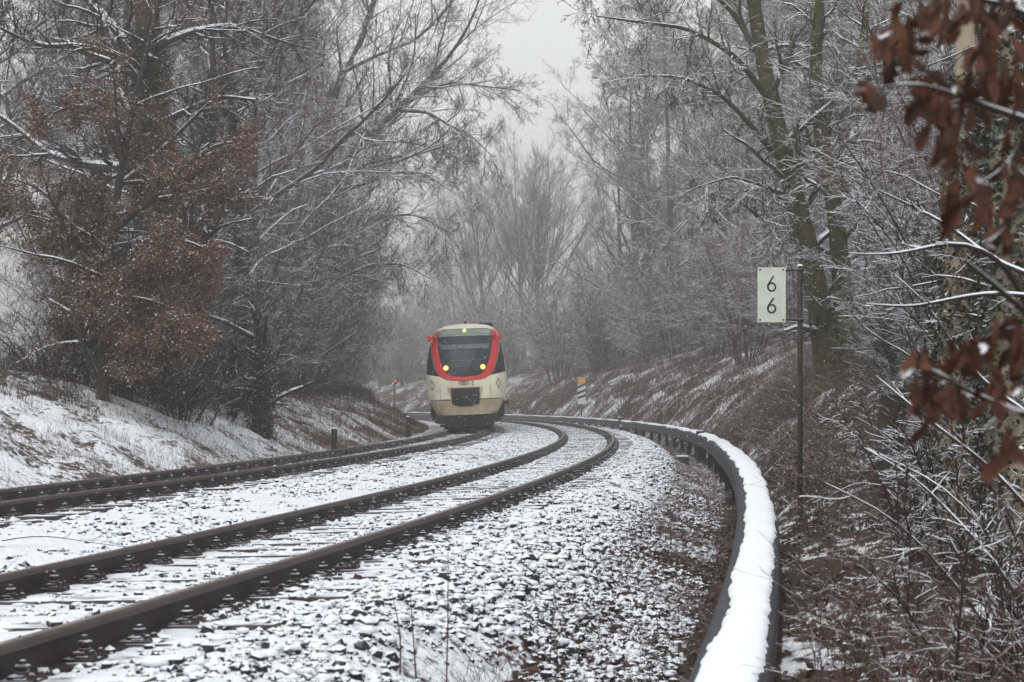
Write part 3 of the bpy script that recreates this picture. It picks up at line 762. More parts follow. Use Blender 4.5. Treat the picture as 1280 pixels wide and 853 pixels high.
def brown_tree():
    g = G_(71); Y = 36.; base = np.array(at(128, Y)); p = lambda u, v, dy=0: np.array(px(u, v, Y + dy))
    ls = [([base + (0, 0, -.5), p(128, 430), p(132, 330), p(150, 220), p(168, 120), p(190, 40), p(205, -30)], [.13, .11, .095, .08, .06, .045, .02]),
          ([base + (.3, .2, -.5), p(95, 420), p(88, 340), p(80, 270), p(60, 230), p(20, 225)], [.10, .08, .07, .055, .04, .02]),
          ([p(140, 290), p(190, 250, -1), p(240, 200, -2), p(285, 170, -2), p(305, 180, -2)], [.07, .06, .045, .03, .015]),
          ([p(150, 230), p(200, 190, 1), p(250, 140, 1), p(285, 105, 1)], [.06, .05, .035, .015]),
          ([p(132, 330), p(90, 290, 1), p(45, 262, 1), p(5, 262, 1)], [.06, .05, .03, .015]),
          ([p(135, 310), p(185, 300, -1), p(235, 300, -2), p(270, 318, -2)], [.06, .05, .03, .015]),
          ([p(128, 380), p(170, 370, -1), p(215, 385, -1), p(245, 405, -2)], [.05, .04, .03, .012]),
          ([p(160, 160), p(120, 130, 0), p(80, 135, -1), p(50, 150, -1)], [.05, .04, .03, .012]),
          ([p(110, 420, 0), p(100, 360, .5), p(112, 300, .5), p(120, 240, .6)], [.05, .04, .03, .012]), ([p(130, 430, 0), p(160, 380, -.5), p(165, 330, -.6), p(160, 280, -.6)], [.05, .04, .03, .012]),
          ([p(150, 230), p(195, 225, .5), p(245, 235, .6), p(290, 250, .6)], [.05, .04, .03, .012]), ([p(128, 400), p(112, 375, .8), p(95, 400, 1), p(90, 440, 1)], [.035, .03, .02, .01]),
          ([p(133, 350), p(165, 345, 1), p(205, 375, 1.2), p(225, 430, 1.2)], [.035, .03, .02, .01]), ([p(130, 380), p(150, 385, -1), p(165, 415, -1.2), p(170, 460, -1.2)], [.035, .03, .02, .01]), ([p(140, 290), p(190, 290, 1), p(240, 320, 1.3), p(262, 360, 1.3)], [.035, .03, .02, .01])]
    B0 = lines(ls, 14); root = empty('brown_leaved_beech', tuple(base)); tag(root, 'slender beech keeping its withered reddish-brown leaves, in front of the oak', 'tree')
    g0 = Geo(); g0.br(B0, 7); g0.build('trunk', M['bark'], root, True, off=base)
    L1 = kids(B0, 20, .15, .99, (52, 14), .28, 7, .14, -.02, .5, .010, lmin=.5, g=g, shrink=.3, flat=.4)
    L2 = kids(L1, 7, .12, .98, (46, 14), .5, 5, .18, -.03, .5, .006, g=g)
    L3 = kids(L2, 5, .1, .98, (46, 14), .5, 3, .2, -.03, .5, .0045, g=g)
    g1 = Geo(); g1.br(L1, 4); g1.br(L2, 3); g1.br(L3, 3); g1.build('crown', M['twig_dark'], root, off=base)
    P1 = np.concatenate([pts_on(L2, 90000, g, .11, .15), pts_on(L3, 50000, g, .06)]); g.shuffle(P1)
    cl = fbm(P1[:, 0] * .9 + 4, P1[:, 2] * .9, 3) + .25 * fbm(P1[:, 0] * 3, P1[:, 2] * 3, 2)
    P1 = P1[cl > -.18][:80000]
    V, T = leaf_quads(P1, np.full(len(P1), .072), g, droop=.9, aspect=.55)
    mesh_obj('leaves', V - base, [T], M['leaf_brown'], root)
brown_tree()
def dense_lower():        # the shaggy dark shrubs at the foot of the oak
    g = G_(81)
    for (u, Y, h, lab, mt) in [(60, 37, 1.9, 'spreading dark shrub arching over the left bank top', 'twig_dark'), (150, 38.5, 2.4, 'shaggy dark shrub between the beech and the oak foot', 'twig_dark'),
                       (225, 39, 2.2, 'dark scrub at the right foot of the ivy-clad oak', 'twig_dark'), (275, 42, 2.0, 'scrub of dark twigs between oak and broken stem', 'twig_dark')]:
        base = np.array(at(u, Y)); ls = []
        for i in range(22):
            a = g.uniform(0, 6.28); r0 = g.uniform(0, .7); o = base + np.array([math.cos(a) * r0, math.sin(a) * r0, -.2]); k = g.uniform(.3, .95) * h
            ls.append(([o, o + np.array([math.cos(a) * k * .35, math.sin(a) * k * .3, k * .6]), o + np.array([math.cos(a) * k * 1.0, math.sin(a) * k * .8, k * .85])], [.02, .014, .006]))
        B = lines(ls, 7); root = empty('dark_shrub', tuple(base)); tag(root, lab, 'shrub', 'dark shrubs under the oak')
        g0 = Geo(); g0.br(B, 4); g0.build('stem', M[mt], root, off=base)
        L1 = kids(B, 11, .1, .98, (42, 14), .5, 6, .2, .03, .5, .006, g=g); L2 = kids(L1, 7, .1, .98, (45, 14), .55, 4, .25, .02, .5, .0045, g=g)
        g1 = Geo(); g1.br(L1, 3); g1.br(L2, 3); g1.build('crown', M[mt], root, off=base)
dense_lower()
def broken_stem():
    g = G_(91); Y = 42.; base = np.array(at(326, Y)); p = lambda u, v, dy=0: np.array(px(u, v, Y + dy))
    root = empty('broken_tree', tuple(base)); tag(root, 'broken ivy-grown tree stem with a snow-lined snapped top, on the left bank', 'tree')
    B0 = lines([([base + (0, 0, -.5), p(327, 500), p(326, 450), p(325, 420)], [.25, .21, .19, .17]), ([p(325, 430), p(322, 405), p(316, 385), p(311, 378)], [.12, .09, .05, .02]),
                ([p(322, 424), p(300, 414, -.3), p(282, 402, -.5), p(263, 396, -.6)], [.07, .06, .05, .03])], 9)
    g0 = Geo(); g0.br(B0, 8); g0.build('trunk', M['bark'], root, True, off=base)
    S = {'P': B0['P'][1:] + np.array([0, 0, 1]) * (B0['R'][1:] * .6)[..., None], 'R': B0['R'][1:] * .7, 'L': B0['L'][1:]}
    gs = Geo(); gs.br(S, 6); gs.build('snow_line', M['snow'], root, True, off=base)
    L1 = kids(B0, 10, .2, .98, (55, 14), .5, 6, .2, .0, .4, .006, g=g, lmin=.4); L2 = kids(L1, 6, .1, .98, (50, 14), .5, 4, .2, .0, .5, .005, g=g)
    g1 = Geo(); g1.br(L1, 4); g1.br(L2, 3); g1.build('crown', M['twig_dark'], root, off=base)
    ivy_on({k: v[:1] for k, v in B0.items()}, 2600, .22, .07, g, root, base)
broken_stem()
for u, Y, h, r, lab in [(247, 45, 11, .24, 'dark ivy-grown trunk between the oak and the broken stem'), (300, 47, 12, .2, 'straight ivy-grown trunk directly left of the broken stem')]:
    g = G_(int(u)); base = np.array(at(u, Y)); B = straight_trunk(h, r, (.02, 0), g=g); B['P'] = B['P'] + base
    root = empty('ivy_clad_tree', tuple(base)); tag(root, lab, 'tree')
    g0 = Geo(); g0.br(B, 8); g0.build('trunk', M['bark'], root, True, off=base)
    L1 = kids(B, 26, .3, .98, (62, 12), .3, 7, .15, .0, .4, .012, g=g); L2 = kids(L1, 8, .1, .98, (50, 14), .5, 5, .2, .0, .5, .008, g=g); L3 = kids(L2, 7, .1, .98, (50, 14), .55, 3, .2, .0, .5, .006, g=g)
    g1 = Geo(); g1.br(L1, 4); g1.br(L2, 3); g1.br(L3, 3); g1.build('crown', M['twig_grey'], root, off=base)
    ivy_on(B, 6000, .22, .075, g, root, base, .7)

# ---- right side wood
RG = 'bare trees on the right slope'
for u, Y, p, sc, lab in [
    (782, 150, 0, .98, 'tall hazy tree whose crown edges the open sky, right of the train'),
    (812, 132, 1, 1.02, 'tall hazy grey tree behind the striped marker'),
    (790, 118, 2, 1.0, 'tall grey tree up the slope right of the striped marker'),
    (845, 100, 3, 1.0, 'plum-grey tree midway up the right slope'),
    (800, 84, 0, .85, 'grey tree with a thin pale trunk on the slope, right of centre'),
    (888, 78, 2, .9, 'grey tree left of the kilometre plate, well up the slope'),
    (930, 62, 1, .85, 'bare tree directly behind the kilometre plate'),
    (960, 58, 3, .8, 'plum-tinted tree behind the mossy twin trunks'),
    (1100, 46, 0, .8, 'grey tree right of the mossy twin trunks'),
    (1180, 38, 1, .75, 'bare tree behind the near shrubs, right of the mossy trunks'),
    (1250, 30, 3, .6, 'bare tree at the right edge behind the pale trunks'),
    (870, 130, 1, 1.2, 'hazy tree high on the right slope behind the others'),
    (960, 100, 2, 1.15, 'hazy tall tree high above the kilometre plate'),
    (1060, 80, 0, 1.1, 'tall tree high on the slope above the mossy trunks'),
    (820, 60, 1, .0, None)]:
    if not lab: continue
    Y0 = Y
    while Y < 220 and float(inv((u - CX) / F * Y, Y)[0]) < 12: Y += 2
    put(PB[p], u, Y, lab, RG, sc=sc * min(1.3, Y / Y0))
for u, Y, p, sc, lab in [
    (608, 215, 0, 1.0, 'hazy fan-shaped tree standing against the sky behind the train'),
    (655, 205, 1, .95, 'hazy upright-branched tree right of the fan-shaped one'),
    (574, 262, 1, .72, 'faint fan-shaped tree farthest along the curve'),
    (672, 175, 0, .86, 'hazy upright tree just right of the train roof'),
    (520, 300, 0, .62, 'barely visible tree in the mist left of the train'),
    (620, 290, 1, 1.1, 'faint tall tree in the mist above the train'),
    (470, 350, 1, .5, 'ghostly tree in the mist at the gap beside the left bank'),
    (545, 330, 0, .68, 'ghostly tree in the mist behind the train')]:
    put(PF[p], u, Y, lab, 'misty trees round the curve', sc=sc)
# understorey on the right slope: indistinct mass of shrubs, each its own thing
k = 0
spots = []
g = G_(5)
for Yb in (50, 60, 70, 81, 92, 104, 118, 133, 150, 168, 190):
    for e in (8.8, 11.5, 15, 19.5, 25):
        # slope point at arc s for this distance
        s = float(inv(0, Yb)[1]); spots.append((e + g.normal(0, .8), s + g.normal(0, 3)))
for s in range(140, 300, 10): spots.append((9.5 + g.normal(0, 1), s)); spots.append((14 + g.normal(0, 1), s + 5)); spots.append((20 + g.normal(0, 1), s + 2))
zones = ['behind the striped marker', 'above the cable duct', 'left of the kilometre plate', 'round the curve behind the train']
for (e, s) in spots:
    x, y = tf(e, s); x = float(x); y = float(y); u = CX + F * x / y
    if not (380 < u < 1150): continue
    lab = 'snow-dusted purplish thicket shrub on the right slope ' + (zones[3] if u < 700 else zones[0] if u < 790 else zones[2] if u < 960 else 'behind the mossy twin trunks')
    zone = 'thicket shrubs ' + lab.split('slope ')[1]
    o = put(PT[(0, 1, 0, 2)[k % 4]], u, y, lab, zone, sc=g.uniform(.85, 1.2) * (1 + max(0, e - 9) * .03)); k += 1

# mossy twin trunked tree
def mossy():
    g = G_(101); Y = 35.; base = np.array(at(1043, Y)); p = lambda u, v, dy=0: np.array(px(u, v, Y + dy))
    ls = [([base + (-.1, 0, -.5), p(1034, 440), p(1024, 380), p(1010, 310), p(996, 255), p(982, 205), p(965, 130), p(952, 70), p(940, -10), p(925, -120)], [.31, .26, .24, .22, .20, .19, .17, .15, .13, .09]),
          ([base + (.3, .2, -.5), p(1058, 430), p(1052, 350), p(1046, 270), p(1030, 190), p(1018, 110), p(1022, 30), p(1030, -60)], [.27, .21, .19, .17, .15, .13, .11, .07]),
          ([p(1046, 270), p(1062, 190, .5), p(1075, 110, 1), p(1082, 20, 1.5), p(1090, -60, 2)], [.14, .12, .10, .08, .05]),
          ([p(985, 215), p(950, 170, -1), p(905, 120, -2), p(850, 95, -3), p(790, 95, -4)], [.07, .055, .04, .03, .012]),
          ([p(965, 130), p(920, 70, -1), p(860, 35, -2), p(800, 28, -3), p(745, 20, -4)], [.07, .055, .04, .03, .012]),
          ([p(955, 80), p(915, 10, 0), p(860, -30, 0), p(790, -40, -1), p(720, 0, -2)], [.07, .055, .04, .03, .012]),
          ([p(1000, 270), p(960, 235, -1), p(915, 220, -2), p(870, 235, -2)], [.045, .035, .025, .012]),
          ([p(1012, 320), p(985, 285, -2), p(950, 275, -3)], [.035, .025, .01]),
          ([p(1055, 300), p(1090, 260, -1), p(1140, 240, -2)], [.045, .03, .012]),
          ([p(1020, 130), p(1060, 90, -1), p(1110, 80, -2), p(1160, 60, -3)], [.05, .04, .03, .012])]
    B0 = lines(ls, 20); root = empty('mossy_tree', tuple(base)); tag(root, 'mossy green twin-trunked tree rising behind the kilometre plate post', 'tree')
    g0 = Geo(); g0.br({k: v[:3] for k, v in B0.items()}, 12); g0.build('trunk', M['bark_moss'], root, True, off=base)
    gm = Geo(); gm.br({k: v[3:] for k, v in B0.items()}, 6)
    L1 = kids(B0, 24, .12, .99, (52, 14), .20, 9, .16, -.01, .4, .010, lmin=.9, g=g, shrink=.35)
    L2 = kids(L1, 8, .12, .98, (44, 14), .5, 6, .18, -.01, .5, .0065, g=g)
    L3 = kids(L2, 6, .1, .98, (44, 16), .55, 4, .22, .0, .5, .0048, g=g)
    L4 = kids(L3, 2, .1, .98, (44, 16), .6, 3, .25, .0, .5, .004, g=g)
    gm.br(L1, 4); gm.br(L2, 4); gm.br(L3, 3); gm.br(L4, 3); gm.build('crown', M['twig_olive'], root, off=base)
mossy()

# pale barked trunks and the dark stump at the right
def pale_tree(u, Y, r, lean, label, seed, h=7):
    g = G_(seed); base = np.array(at(u, Y)); B = straight_trunk(h, r, (lean, .02), .2, g=g); B['P'] = B['P'] + base
    root = empty('pale_barked_tree', tuple(base)); tag(root, label, 'tree', 'pale trunks behind the near shrub')
    g0 = Geo(); g0.br(B, 12); g0.build('trunk', M['bark_pale'], root, True, off=base)
    L1 = kids(B, 16, .2, .98, (60, 14), .16, 7, .15, .0, .12, .005, g=g); L2 = kids(L1, 6, .1, .98, (45, 14), .5, 5, .2, .0, .5, .004, g=g)
    L3 = kids(L2, 5, .1, .98, (45, 14), .5, 3, .2, .0, .5, .003, g=g)
    g1 = Geo(); g1.br(L1, 5); g1.br(L2, 3); g1.br(L3, 3); g1.build('crown', M['twig_dark'], root, off=base)
    # dark ivy and old bark patches over the pale trunk
    V = []
    ivy_on(B, 4500, .12, .055, g, root, base, .6)
pale_tree(1192, 14.5, .16, .02, 'pale-barked ivy-grown trunk standing between the dark stump and the frame edge', 111)
pale_tree(1262, 12.5, .17, -.01, 'pale-barked trunk at the right edge of the picture', 112)
def stump():
    g = G_(120); base = np.array(at(1112, 17.)); root = empty('tree_stump', tuple(base)); tag(root, 'tall dark broken tree stump beyond the near shrub, left of the pale trunks', 'tree stump')
    B = lines([([base + (0, 0, -.4), base + (-.02, 0, .4), base + (.03, 0, .9), base + (.02, 0, 1.25)], [.19, .15, .14, .12])], 10)
    g0 = Geo(); g0.br(B, 12); g0.build('trunk', M['bark'], root, True, off=base)
stump()

# near shrubs at the right with snow laden branches
def shrub_at(name, label, u, Y, seed, nst, h, leanx, rad=.016, group=None, extra=None, n1=9, n2=6, thick=1.0, lf=.3):
    g = G_(seed); base = np.array(at(u, Y)); root = empty(name, tuple(base)); tag(root, label, 'shrub', group)
    ls = []
    for i in range(nst):
        o = base + np.array([g.normal(0, .22), g.normal(0, .25), -.15]); a = leanx + g.normal(0, .2); b = g.normal(0, .2); k = h * g.uniform(.55, 1.05)
        p1 = o + np.array([a * k * .3, b * k * .3, k * .5]); p2 = p1 + np.array([a * k * .55, b * k * .4, k * .35]); p3 = p2 + np.array([a * k * .45, b * k * .3, k * .12])
        ls.append(([o, p1, p2, p3], [rad, rad * .8, rad * .55, rad * .25]))
    if extra: ls += extra
    B0 = lines(ls, 14)
    g0 = Geo(); g0.br(B0, 6); g0.build('stem', M['twig_dark'], root, off=base)
    L1 = kids(B0, n1, .15, .97, (42, 12), lf, 8, .14, .0, .5, .0045, g=g, shrink=.4); L2 = kids(L1, n2, .12, .97, (42, 14), .45, 5, .14, .0, .55, .0028, g=g)
    L3 = kids(L2, 3, .12, .97, (42, 14), .5, 4, .16, .0, .6, .0022, g=g)
    g1 = Geo(); g1.br(L1, 5); g1.br(L2, 4); g1.br(L3, 3); g1.build('crown', M['twig_dark'], root, off=base)
    gs = Geo()
    for B in (B0, L1, L2):
        S = {'P': B['P'] + np.array([0, 0, 1]) * (B['R'] * .75)[..., None], 'L': B['L']}
        d = np.gradient(B['P'], axis=1); st = np.abs(d[..., 2]) / (np.linalg.norm(d, axis=-1) + 1e-9)
        pn = fbm(B['P'][..., 0] * 9, B['P'][..., 2] * 9 + B['P'][..., 1] * 5, 3)
        S['R'] = (B['R'] * .8 + .001) * np.clip((.93 - st) * 3.2 + pn * 2.2, .0, 1.15) * thick
        S['P'] = S['P'] - np.array([0, 0, 1]) * ((S['R'] < 1e-4) * B['R'] * .75)[..., None]
        gs.br(S, 5)
    gs.build('branch_snow', M['snow'], root, off=base)
    return root
NG = 'snow-laden shrubs close on the right'
def pl(pts, Y, r): return [( [np.array(px(a, b, Y + c)) for a, b, c in pts], r )]
shrub_at('hazel_shrub', 'large dark shrub with snow-laden branches reaching left in front of the pale trunks', 1275, 10.0, 131, 5, 2.0, -.02, .012, NG,
         pl([(1290, 400, 0), (1262, 335, -.1), (1230, 312, -.2), (1195, 299, -.2), (1150, 313, -.3), (1105, 320, -.4), (1062, 317, -.5)], 9.5, [.016, .014, .012, .010, .008, .006, .003]) +
         pl([(1290, 345, 0), (1240, 325, .1), (1190, 285, .2), (1150, 262, .3), (1098, 238, .3)], 9.8, [.015, .013, .010, .007, .003]) +
         pl([(1300, 372, 0), (1240, 366, .1), (1190, 374, .1), (1140, 385, .2), (1084, 380, .3)], 9.2, [.014, .012, .009, .007, .003]) +
         pl([(1290, 640, 0), (1240, 585, .1), (1180, 540, .1), (1130, 500, .2), (1095, 470, .3)], 9.0, [.013, .011, .009, .006, .003]) +
         pl([(1290, 520, 0), (1230, 480, .1), (1190, 430, .1), (1160, 380, .2), (1120, 345, .3)], 9.4, [.013, .011, .009, .006, .003]) +
         pl([(1300, 790, 0), (1262, 730, .1), (1235, 690, .1), (1200, 655, .2), (1150, 600, .3), (1080, 560, .4)], 8.6, [.016, .013, .010, .008, .005, .003]), n1=6, n2=4, lf=.16, thick=.62)
shrub_at('hazel_shrub', 'dark shrub with many leaning stems at the lower right edge', 1282, 8.6, 132, 9, 1.5, -.22, .011, NG, n1=9, n2=7, lf=.30, thick=.42)
shrub_at('hazel_shrub', 'thin-stemmed shrub between the dark stump and the near shrub', 1190, 12.5, 133, 12, 1.6, -.10, .010, NG, n1=10, n2=7, lf=.30, thick=.38)
shrub_at('hazel_shrub', 'dense twiggy shrub behind the large near shrub, under the brown oak leaves', 1262, 15., 134, 16, 3.4, -.05, .013, NG, n1=12, n2=8, lf=.27, thick=.4)
shrub_at('hazel_shrub', 'fine-twigged shrub right of the mossy twin trunks', 1165, 24., 135, 14, 2.6, -.02, .013, NG, n1=12, n2=8, lf=.28, thick=.35)
shrub_at('hazel_shrub', 'fine-twigged tall shrub high at the right, behind the pale trunks', 1225, 20., 136, 18, 4.4, -.02, .014, NG, n1=12, n2=8, lf=.28, thick=.35)

for u, Y, p, sc, lab in [(1150, 24, 2, .36, 'olive scrub behind the dark stump'), (1215, 25, 0, .50, 'plum scrub behind the pale trunks'), (1275, 21, 2, .60, 'olive scrub at the right edge behind the pale trunk'),
                         (1235, 28, 1, .85, 'grey scrub high behind the pale trunks'), (1180, 44, 0, .8, 'plum scrub behind and right of the mossy twin trunks'), (1285, 16, 1, .42, 'dark grey scrub low at the right edge')]:
    put(PT[p], u, Y, lab, 'scrub behind the pale trunks', sc=sc)
# oak branch hanging close to the camera
def oak_branch():
    g = G_(141); Y = 3.3; p = lambda u, v, dy=0: np.array(px(u, v, Y + dy))
    base = p(1420, 260, .3); root = empty('oak_branch', tuple(base)); tag(root, 'close blurred oak branch with withered orange-brown leaves entering from the right edge', 'branch')
    ls = [([p(1420, 260, .3), p(1340, 175, .1), p(1285, 150), p(1240, 138), p(1195, 118, -.1), p(1158, 88, -.1)], [.011, .009, .007, .006, .005, .003]),
          ([p(1420, 480, .3), p(1340, 440, .1), p(1280, 388), p(1235, 350), p(1205, 325)], [.011, .009, .007, .006, .004]),
          ([p(1400, 600, .3), p(1330, 540, .1), p(1270, 512), p(1225, 500), p(1180, 470, -.1), p(1150, 455, -.1)], [.008, .007, .006, .005, .004, .002]),
          ([p(1380, 100, .2), p(1320, 40, .1), p(1265, 8), p(1200, -8), p(1140, -5), p(1100, 10)], [.008, .007, .006, .005, .003, .002]),
          ([p(1195, 118, -.1), p(1150, 105, -.1), p(1110, 108, -.1), p(1062, 116, -.1)], [.004, .003, .0025, .0015]),
          ([p(1285, 150), p(1270, 190), p(1250, 215), p(1215, 235)], [.004, .003, .0025, .0015])]
    B0 = lines(ls, 14); g0 = Geo(); g0.br(B0, 7)
    L1 = kids(B0, 3, .3, .98, (45, 12), .18, 5, .1, -.05, .4, .0012, g=g); g0.br(L1, 5)
    g0.build('limb', M['bark'], root, True, off=base)
    # lobed leaves
    out = np.array([(0, 0), (.10, .05), (.08, .14), (.20, .22), (.13, .32), (.26, .42), (.17, .50), (.28, .62), (.17, .70), (.20, .82), (.08, .90), (0, 1.0)])
    spots = []
    def cl(u, v, su, sv, n): 
        for _ in range(int(n * 2.0) + 1): spots.append((u + g.normal(0, su), v + g.normal(0, sv)))
    cl(1150, 22, 22, 14, 7); cl(1235, 15, 25, 12, 7); cl(1122, 55, 10, 14, 5); cl(1115, 62, 10, 8, 3); cl(1165, 125, 14, 14, 6); cl(1195, 150, 16, 18, 8); cl(1235, 60, 20, 24, 8)
    cl(1240, 105, 18, 16, 6); cl(1185, 175, 12, 18, 5); cl(1088, 122, 6, 8, 2); cl(1212, 245, 12, 18, 5); cl(1262, 210, 12, 25, 7); cl(1215, 258, 8, 8, 2); cl(1155, 455, 10, 8, 3)
    cl(1150, 500, 10, 12, 4); cl(1205, 450, 14, 12, 5); cl(1190, 495, 16, 12, 6); cl(1262, 430, 14, 24, 8); cl(1240, 500, 16, 14, 5); cl(1270, 560, 8, 14, 2); cl(1255, 290, 14, 12, 3); cl(1278, 120, 8, 30, 4)
    V = []; Fc = []; n0 = 0
    for (u, v) in spots:
        o = p(u, v - 14, g.uniform(-.22, .22)); ln = g.uniform(.035, .075)
        d = np.array([g.normal(0, .45), g.normal(0, .45), -1.0]); d /= np.linalg.norm(d)
        w = np.cross(d, g.normal(0, 1, 3)); w /= np.linalg.norm(w); nn = np.cross(d, w); cu = g.uniform(-.7, .8); rl = g.uniform(.1, 1.1)
        rows = []
        for (x, y) in out:
            mid = o + d * ln * y + nn * ln * cu * y * y
            rows += [mid, mid + w * ln * x + nn * ln * (x * rl * 1.6), mid - w * ln * x + nn * ln * (x * rl * 1.6)]
        V += rows
        for i in range(len(out) - 1):
            a = n0 + i * 3; Fc += [(a, a + 1, a + 4, a + 3), (a, a + 3, a + 5, a + 2)]
        n0 += len(rows)
    mesh_obj('leaves', np.array(V) - base, [np.array(Fc)], M['leaf_oak'], root, smooth=True)
    S = {'P': B0['P'] + np.array([0, 0, 1]) * (B0['R'] * .8)[..., None], 'R': B0['R'] * .7 * np.clip(.4 + 2.5 * fbm(B0['P'][..., 0] * 18, B0['P'][..., 2] * 18, 2), 0, 1), 'L': B0['L']}
    gs = Geo(); gs.br(S, 6); gs.build('branch_snow', M['snow'], root, True, off=base)
oak_branch()

# brambles, grass, litter
def undergrowth(name, label, n, e0, e1, s0, s1, h0, h1, mat, bow=1.0, rad=.0028, seed=1, K=5, leaves=None, bias=1., clump=1.2, cond=None):
    g = G_(seed); E = g.uniform(e0, e1, n * 2); S = s0 + (s1 - s0) * g.uniform(0, 1, n * 2) ** bias; X, Y = tf(E, S)
    k = g.uniform(0, 1, n * 2) < .5 + clump * fbm(X * .7, Y * .7, 3)
    if cond is not None: k &= cond(E, S, X, Y)
    E, S, X, Y = [a[k][:n] for a in (E, S, X, Y)]; m = len(E)
    Z = prof(E, S) - .02; h = g.uniform(h0, h1, m); a = g.uniform(0, 6.28, m); b = g.uniform(.1, 1., m) * bow
    t = np.linspace(0, 1, K)[None]
    P = np.stack([X[:, None] + np.cos(a)[:, None] * b[:, None] * h[:, None] * t ** 1.5, Y[:, None] + np.sin(a)[:, None] * b[:, None] * h[:, None] * t ** 1.5,
                  Z[:, None] + h[:, None] * (t - .35 * b[:, None] / max(bow, .01) * t ** 2.5)], -1)
    P[:, 1:] += g.normal(0, .02, (m, K - 1, 3)) * h[:, None, None]
    rr = np.asarray(rad) * np.maximum(1, Y / 26)
    B = {'P': P, 'R': (rr[:, None] * np.linspace(1, .4, K)[None]), 'L': h}
    G0 = Geo(); G0.br(B, 3)
    o = G0.build(name, mat); tag(o, label, 'undergrowth', kind='stuff')
    return o, B, g
o, B, g = undergrowth('bramble_undergrowth', 'tangle of reddish-brown bramble stems on the right slope beside the cable duct', 15000, 3.12, 8.5, -64, -18, .25, .85, M['stem_red'], 1.1, .0026, 201, 6, bias=1.0)
B1 = kids(B, 2, .3, .95, (45, 15), .5, 4, .2, -.02, .6, .0018, g=g)
V, Q = tubes(B1['P'], B1['R'], 3)
ob = mesh_obj('bramble_undergrowth', V, [Q], M['stem_red']); tag(ob, 'finer side shoots among the brambles on the right slope', 'undergrowth', kind='stuff')
P1 = pts_on(B, 16000, g, .03); V, T = leaf_quads(P1, np.full(len(P1), .035), g, .3, .7)
ob = mesh_obj('bramble_leaves', V, [T], M['litter']); tag(ob, 'small withered bramble leaves on the right slope', 'undergrowth', kind='stuff')
P1 = pts_on({'P': B['P'][:, :3]}, 15000, g, .05); V, T = leaf_quads(P1, np.full(len(P1), .055), g, .1, .8)
ob = mesh_obj('ivy_undergrowth', V, [T], M['ivy']); tag(ob, 'dark green ivy leaves low among the brambles beside the duct', 'undergrowth', kind='stuff')
undergrowth('dry_grass', 'dry brown grass and weeds sticking out of the snow on the left bank', 38000, -12.6, -7.15, -58, 80, .08, .30, M['grass'], .9, .0022, 202, 4, bias=1.4)
undergrowth('bramble_undergrowth', 'purplish bramble stems higher up the right slope', 22000, 3.0, 9.8, -32, 75, .2, .8, M['stem_red'], 1.0, .0026, 206, 4, bias=1.0, clump=2.6, cond=lambda E, S, X, Y: (Y < 48) | (fbm(X * .9, Y * .45, 3) < .14))
undergrowth('dry_grass', 'dry grass on the right slope beyond the striped marker', 34000, 3.0, 11, -30, 230, .08, .38, M['grass'], .9, .0024, 203, 4, bias=1.2)
undergrowth('weedy_grass', 'dark weeds in the ditch between ballast and cable duct', 14000, 1.4, 2.45, -64, -10, .04, .22, M['stem_red'], 1.2, .002, 204, 5)
undergrowth('weedy_grass', 'reddish weed stalks scattered over the left bank', 14000, -12.8, -7.6, -58, 70, .12, .45, M['stem_red'], .9, .0022, 207, 4, bias=1.3, clump=2.2)
undergrowth('tall_weeds', 'tall dark scrub on the crest of the left bank', 15000, -15, -10.2, -52, 60, .25, 1.0, M['twig_dark'], .8, .0035, 205, 5, bias=1.2)
def litter():
    g = G_(210); n = 15000; E = np.concatenate([g.uniform(2.55, 6.5, n), g.uniform(1.4, 2.7, n // 2)]); S = np.concatenate([g.uniform(-64, -35, n), g.uniform(-64, -35, n // 2)]); X, Y = tf(E, S)
    k = fbm(X * 1.2, Y * 1.2, 3) > -.08; X, Y, E, S = X[k], Y[k], E[k], S[k]
    P = np.stack([X, Y, prof(E, S) + g.uniform(0, .03, len(X))], -1); V, T = leaf_quads(P, np.full(len(P), .055), g, 0., .7)
    ob = mesh_obj('leaf_litter', V, [T], M['litter']); tag(ob, 'fallen brown leaves in the ditch and on the ground by the duct', 'leaves', kind='stuff')
litter()

# young stems standing in the ballast in front
def sapling(u, vb, vt, Y, seed, label, lean=0):
    g = G_(seed); x, y, z = at(u, Y); base = np.array((x, y, z)); top = np.array(px(u + lean, vt, Y)); root = empty('bare_sapling', tuple(base)); tag(root, label, 'sapling', 'thin saplings in the ballast')
    B = lines([([base, base * .5 + top * .5 + g.normal(0, .012, 3), top], [.0042, .003, .0014])], 8)
    g0 = Geo(); g0.br(B, 6); g0.build('stem', M['stem_red'], root, True, off=base)
    L1 = kids(B, 5, .2, .95, (35, 8), .35, 5, .08, .08, .6, .0012, g=g, flat=.6); g1 = Geo(); g1.br(L1, 5); g1.build('crown', M['stem_red'], root, off=base)
sapling(558, 0, 690, 8.2, 1, 'tallest thin reddish sapling in the snow in front of the tracks', 2)
sapling(520, 0, 735, 8.0, 2, 'middle thin sapling, left of the tallest one', -8)
sapling(500, 0, 742, 7.9, 3, 'short thin sapling farthest left of the three in the ballast', -10)
g = G_(300)
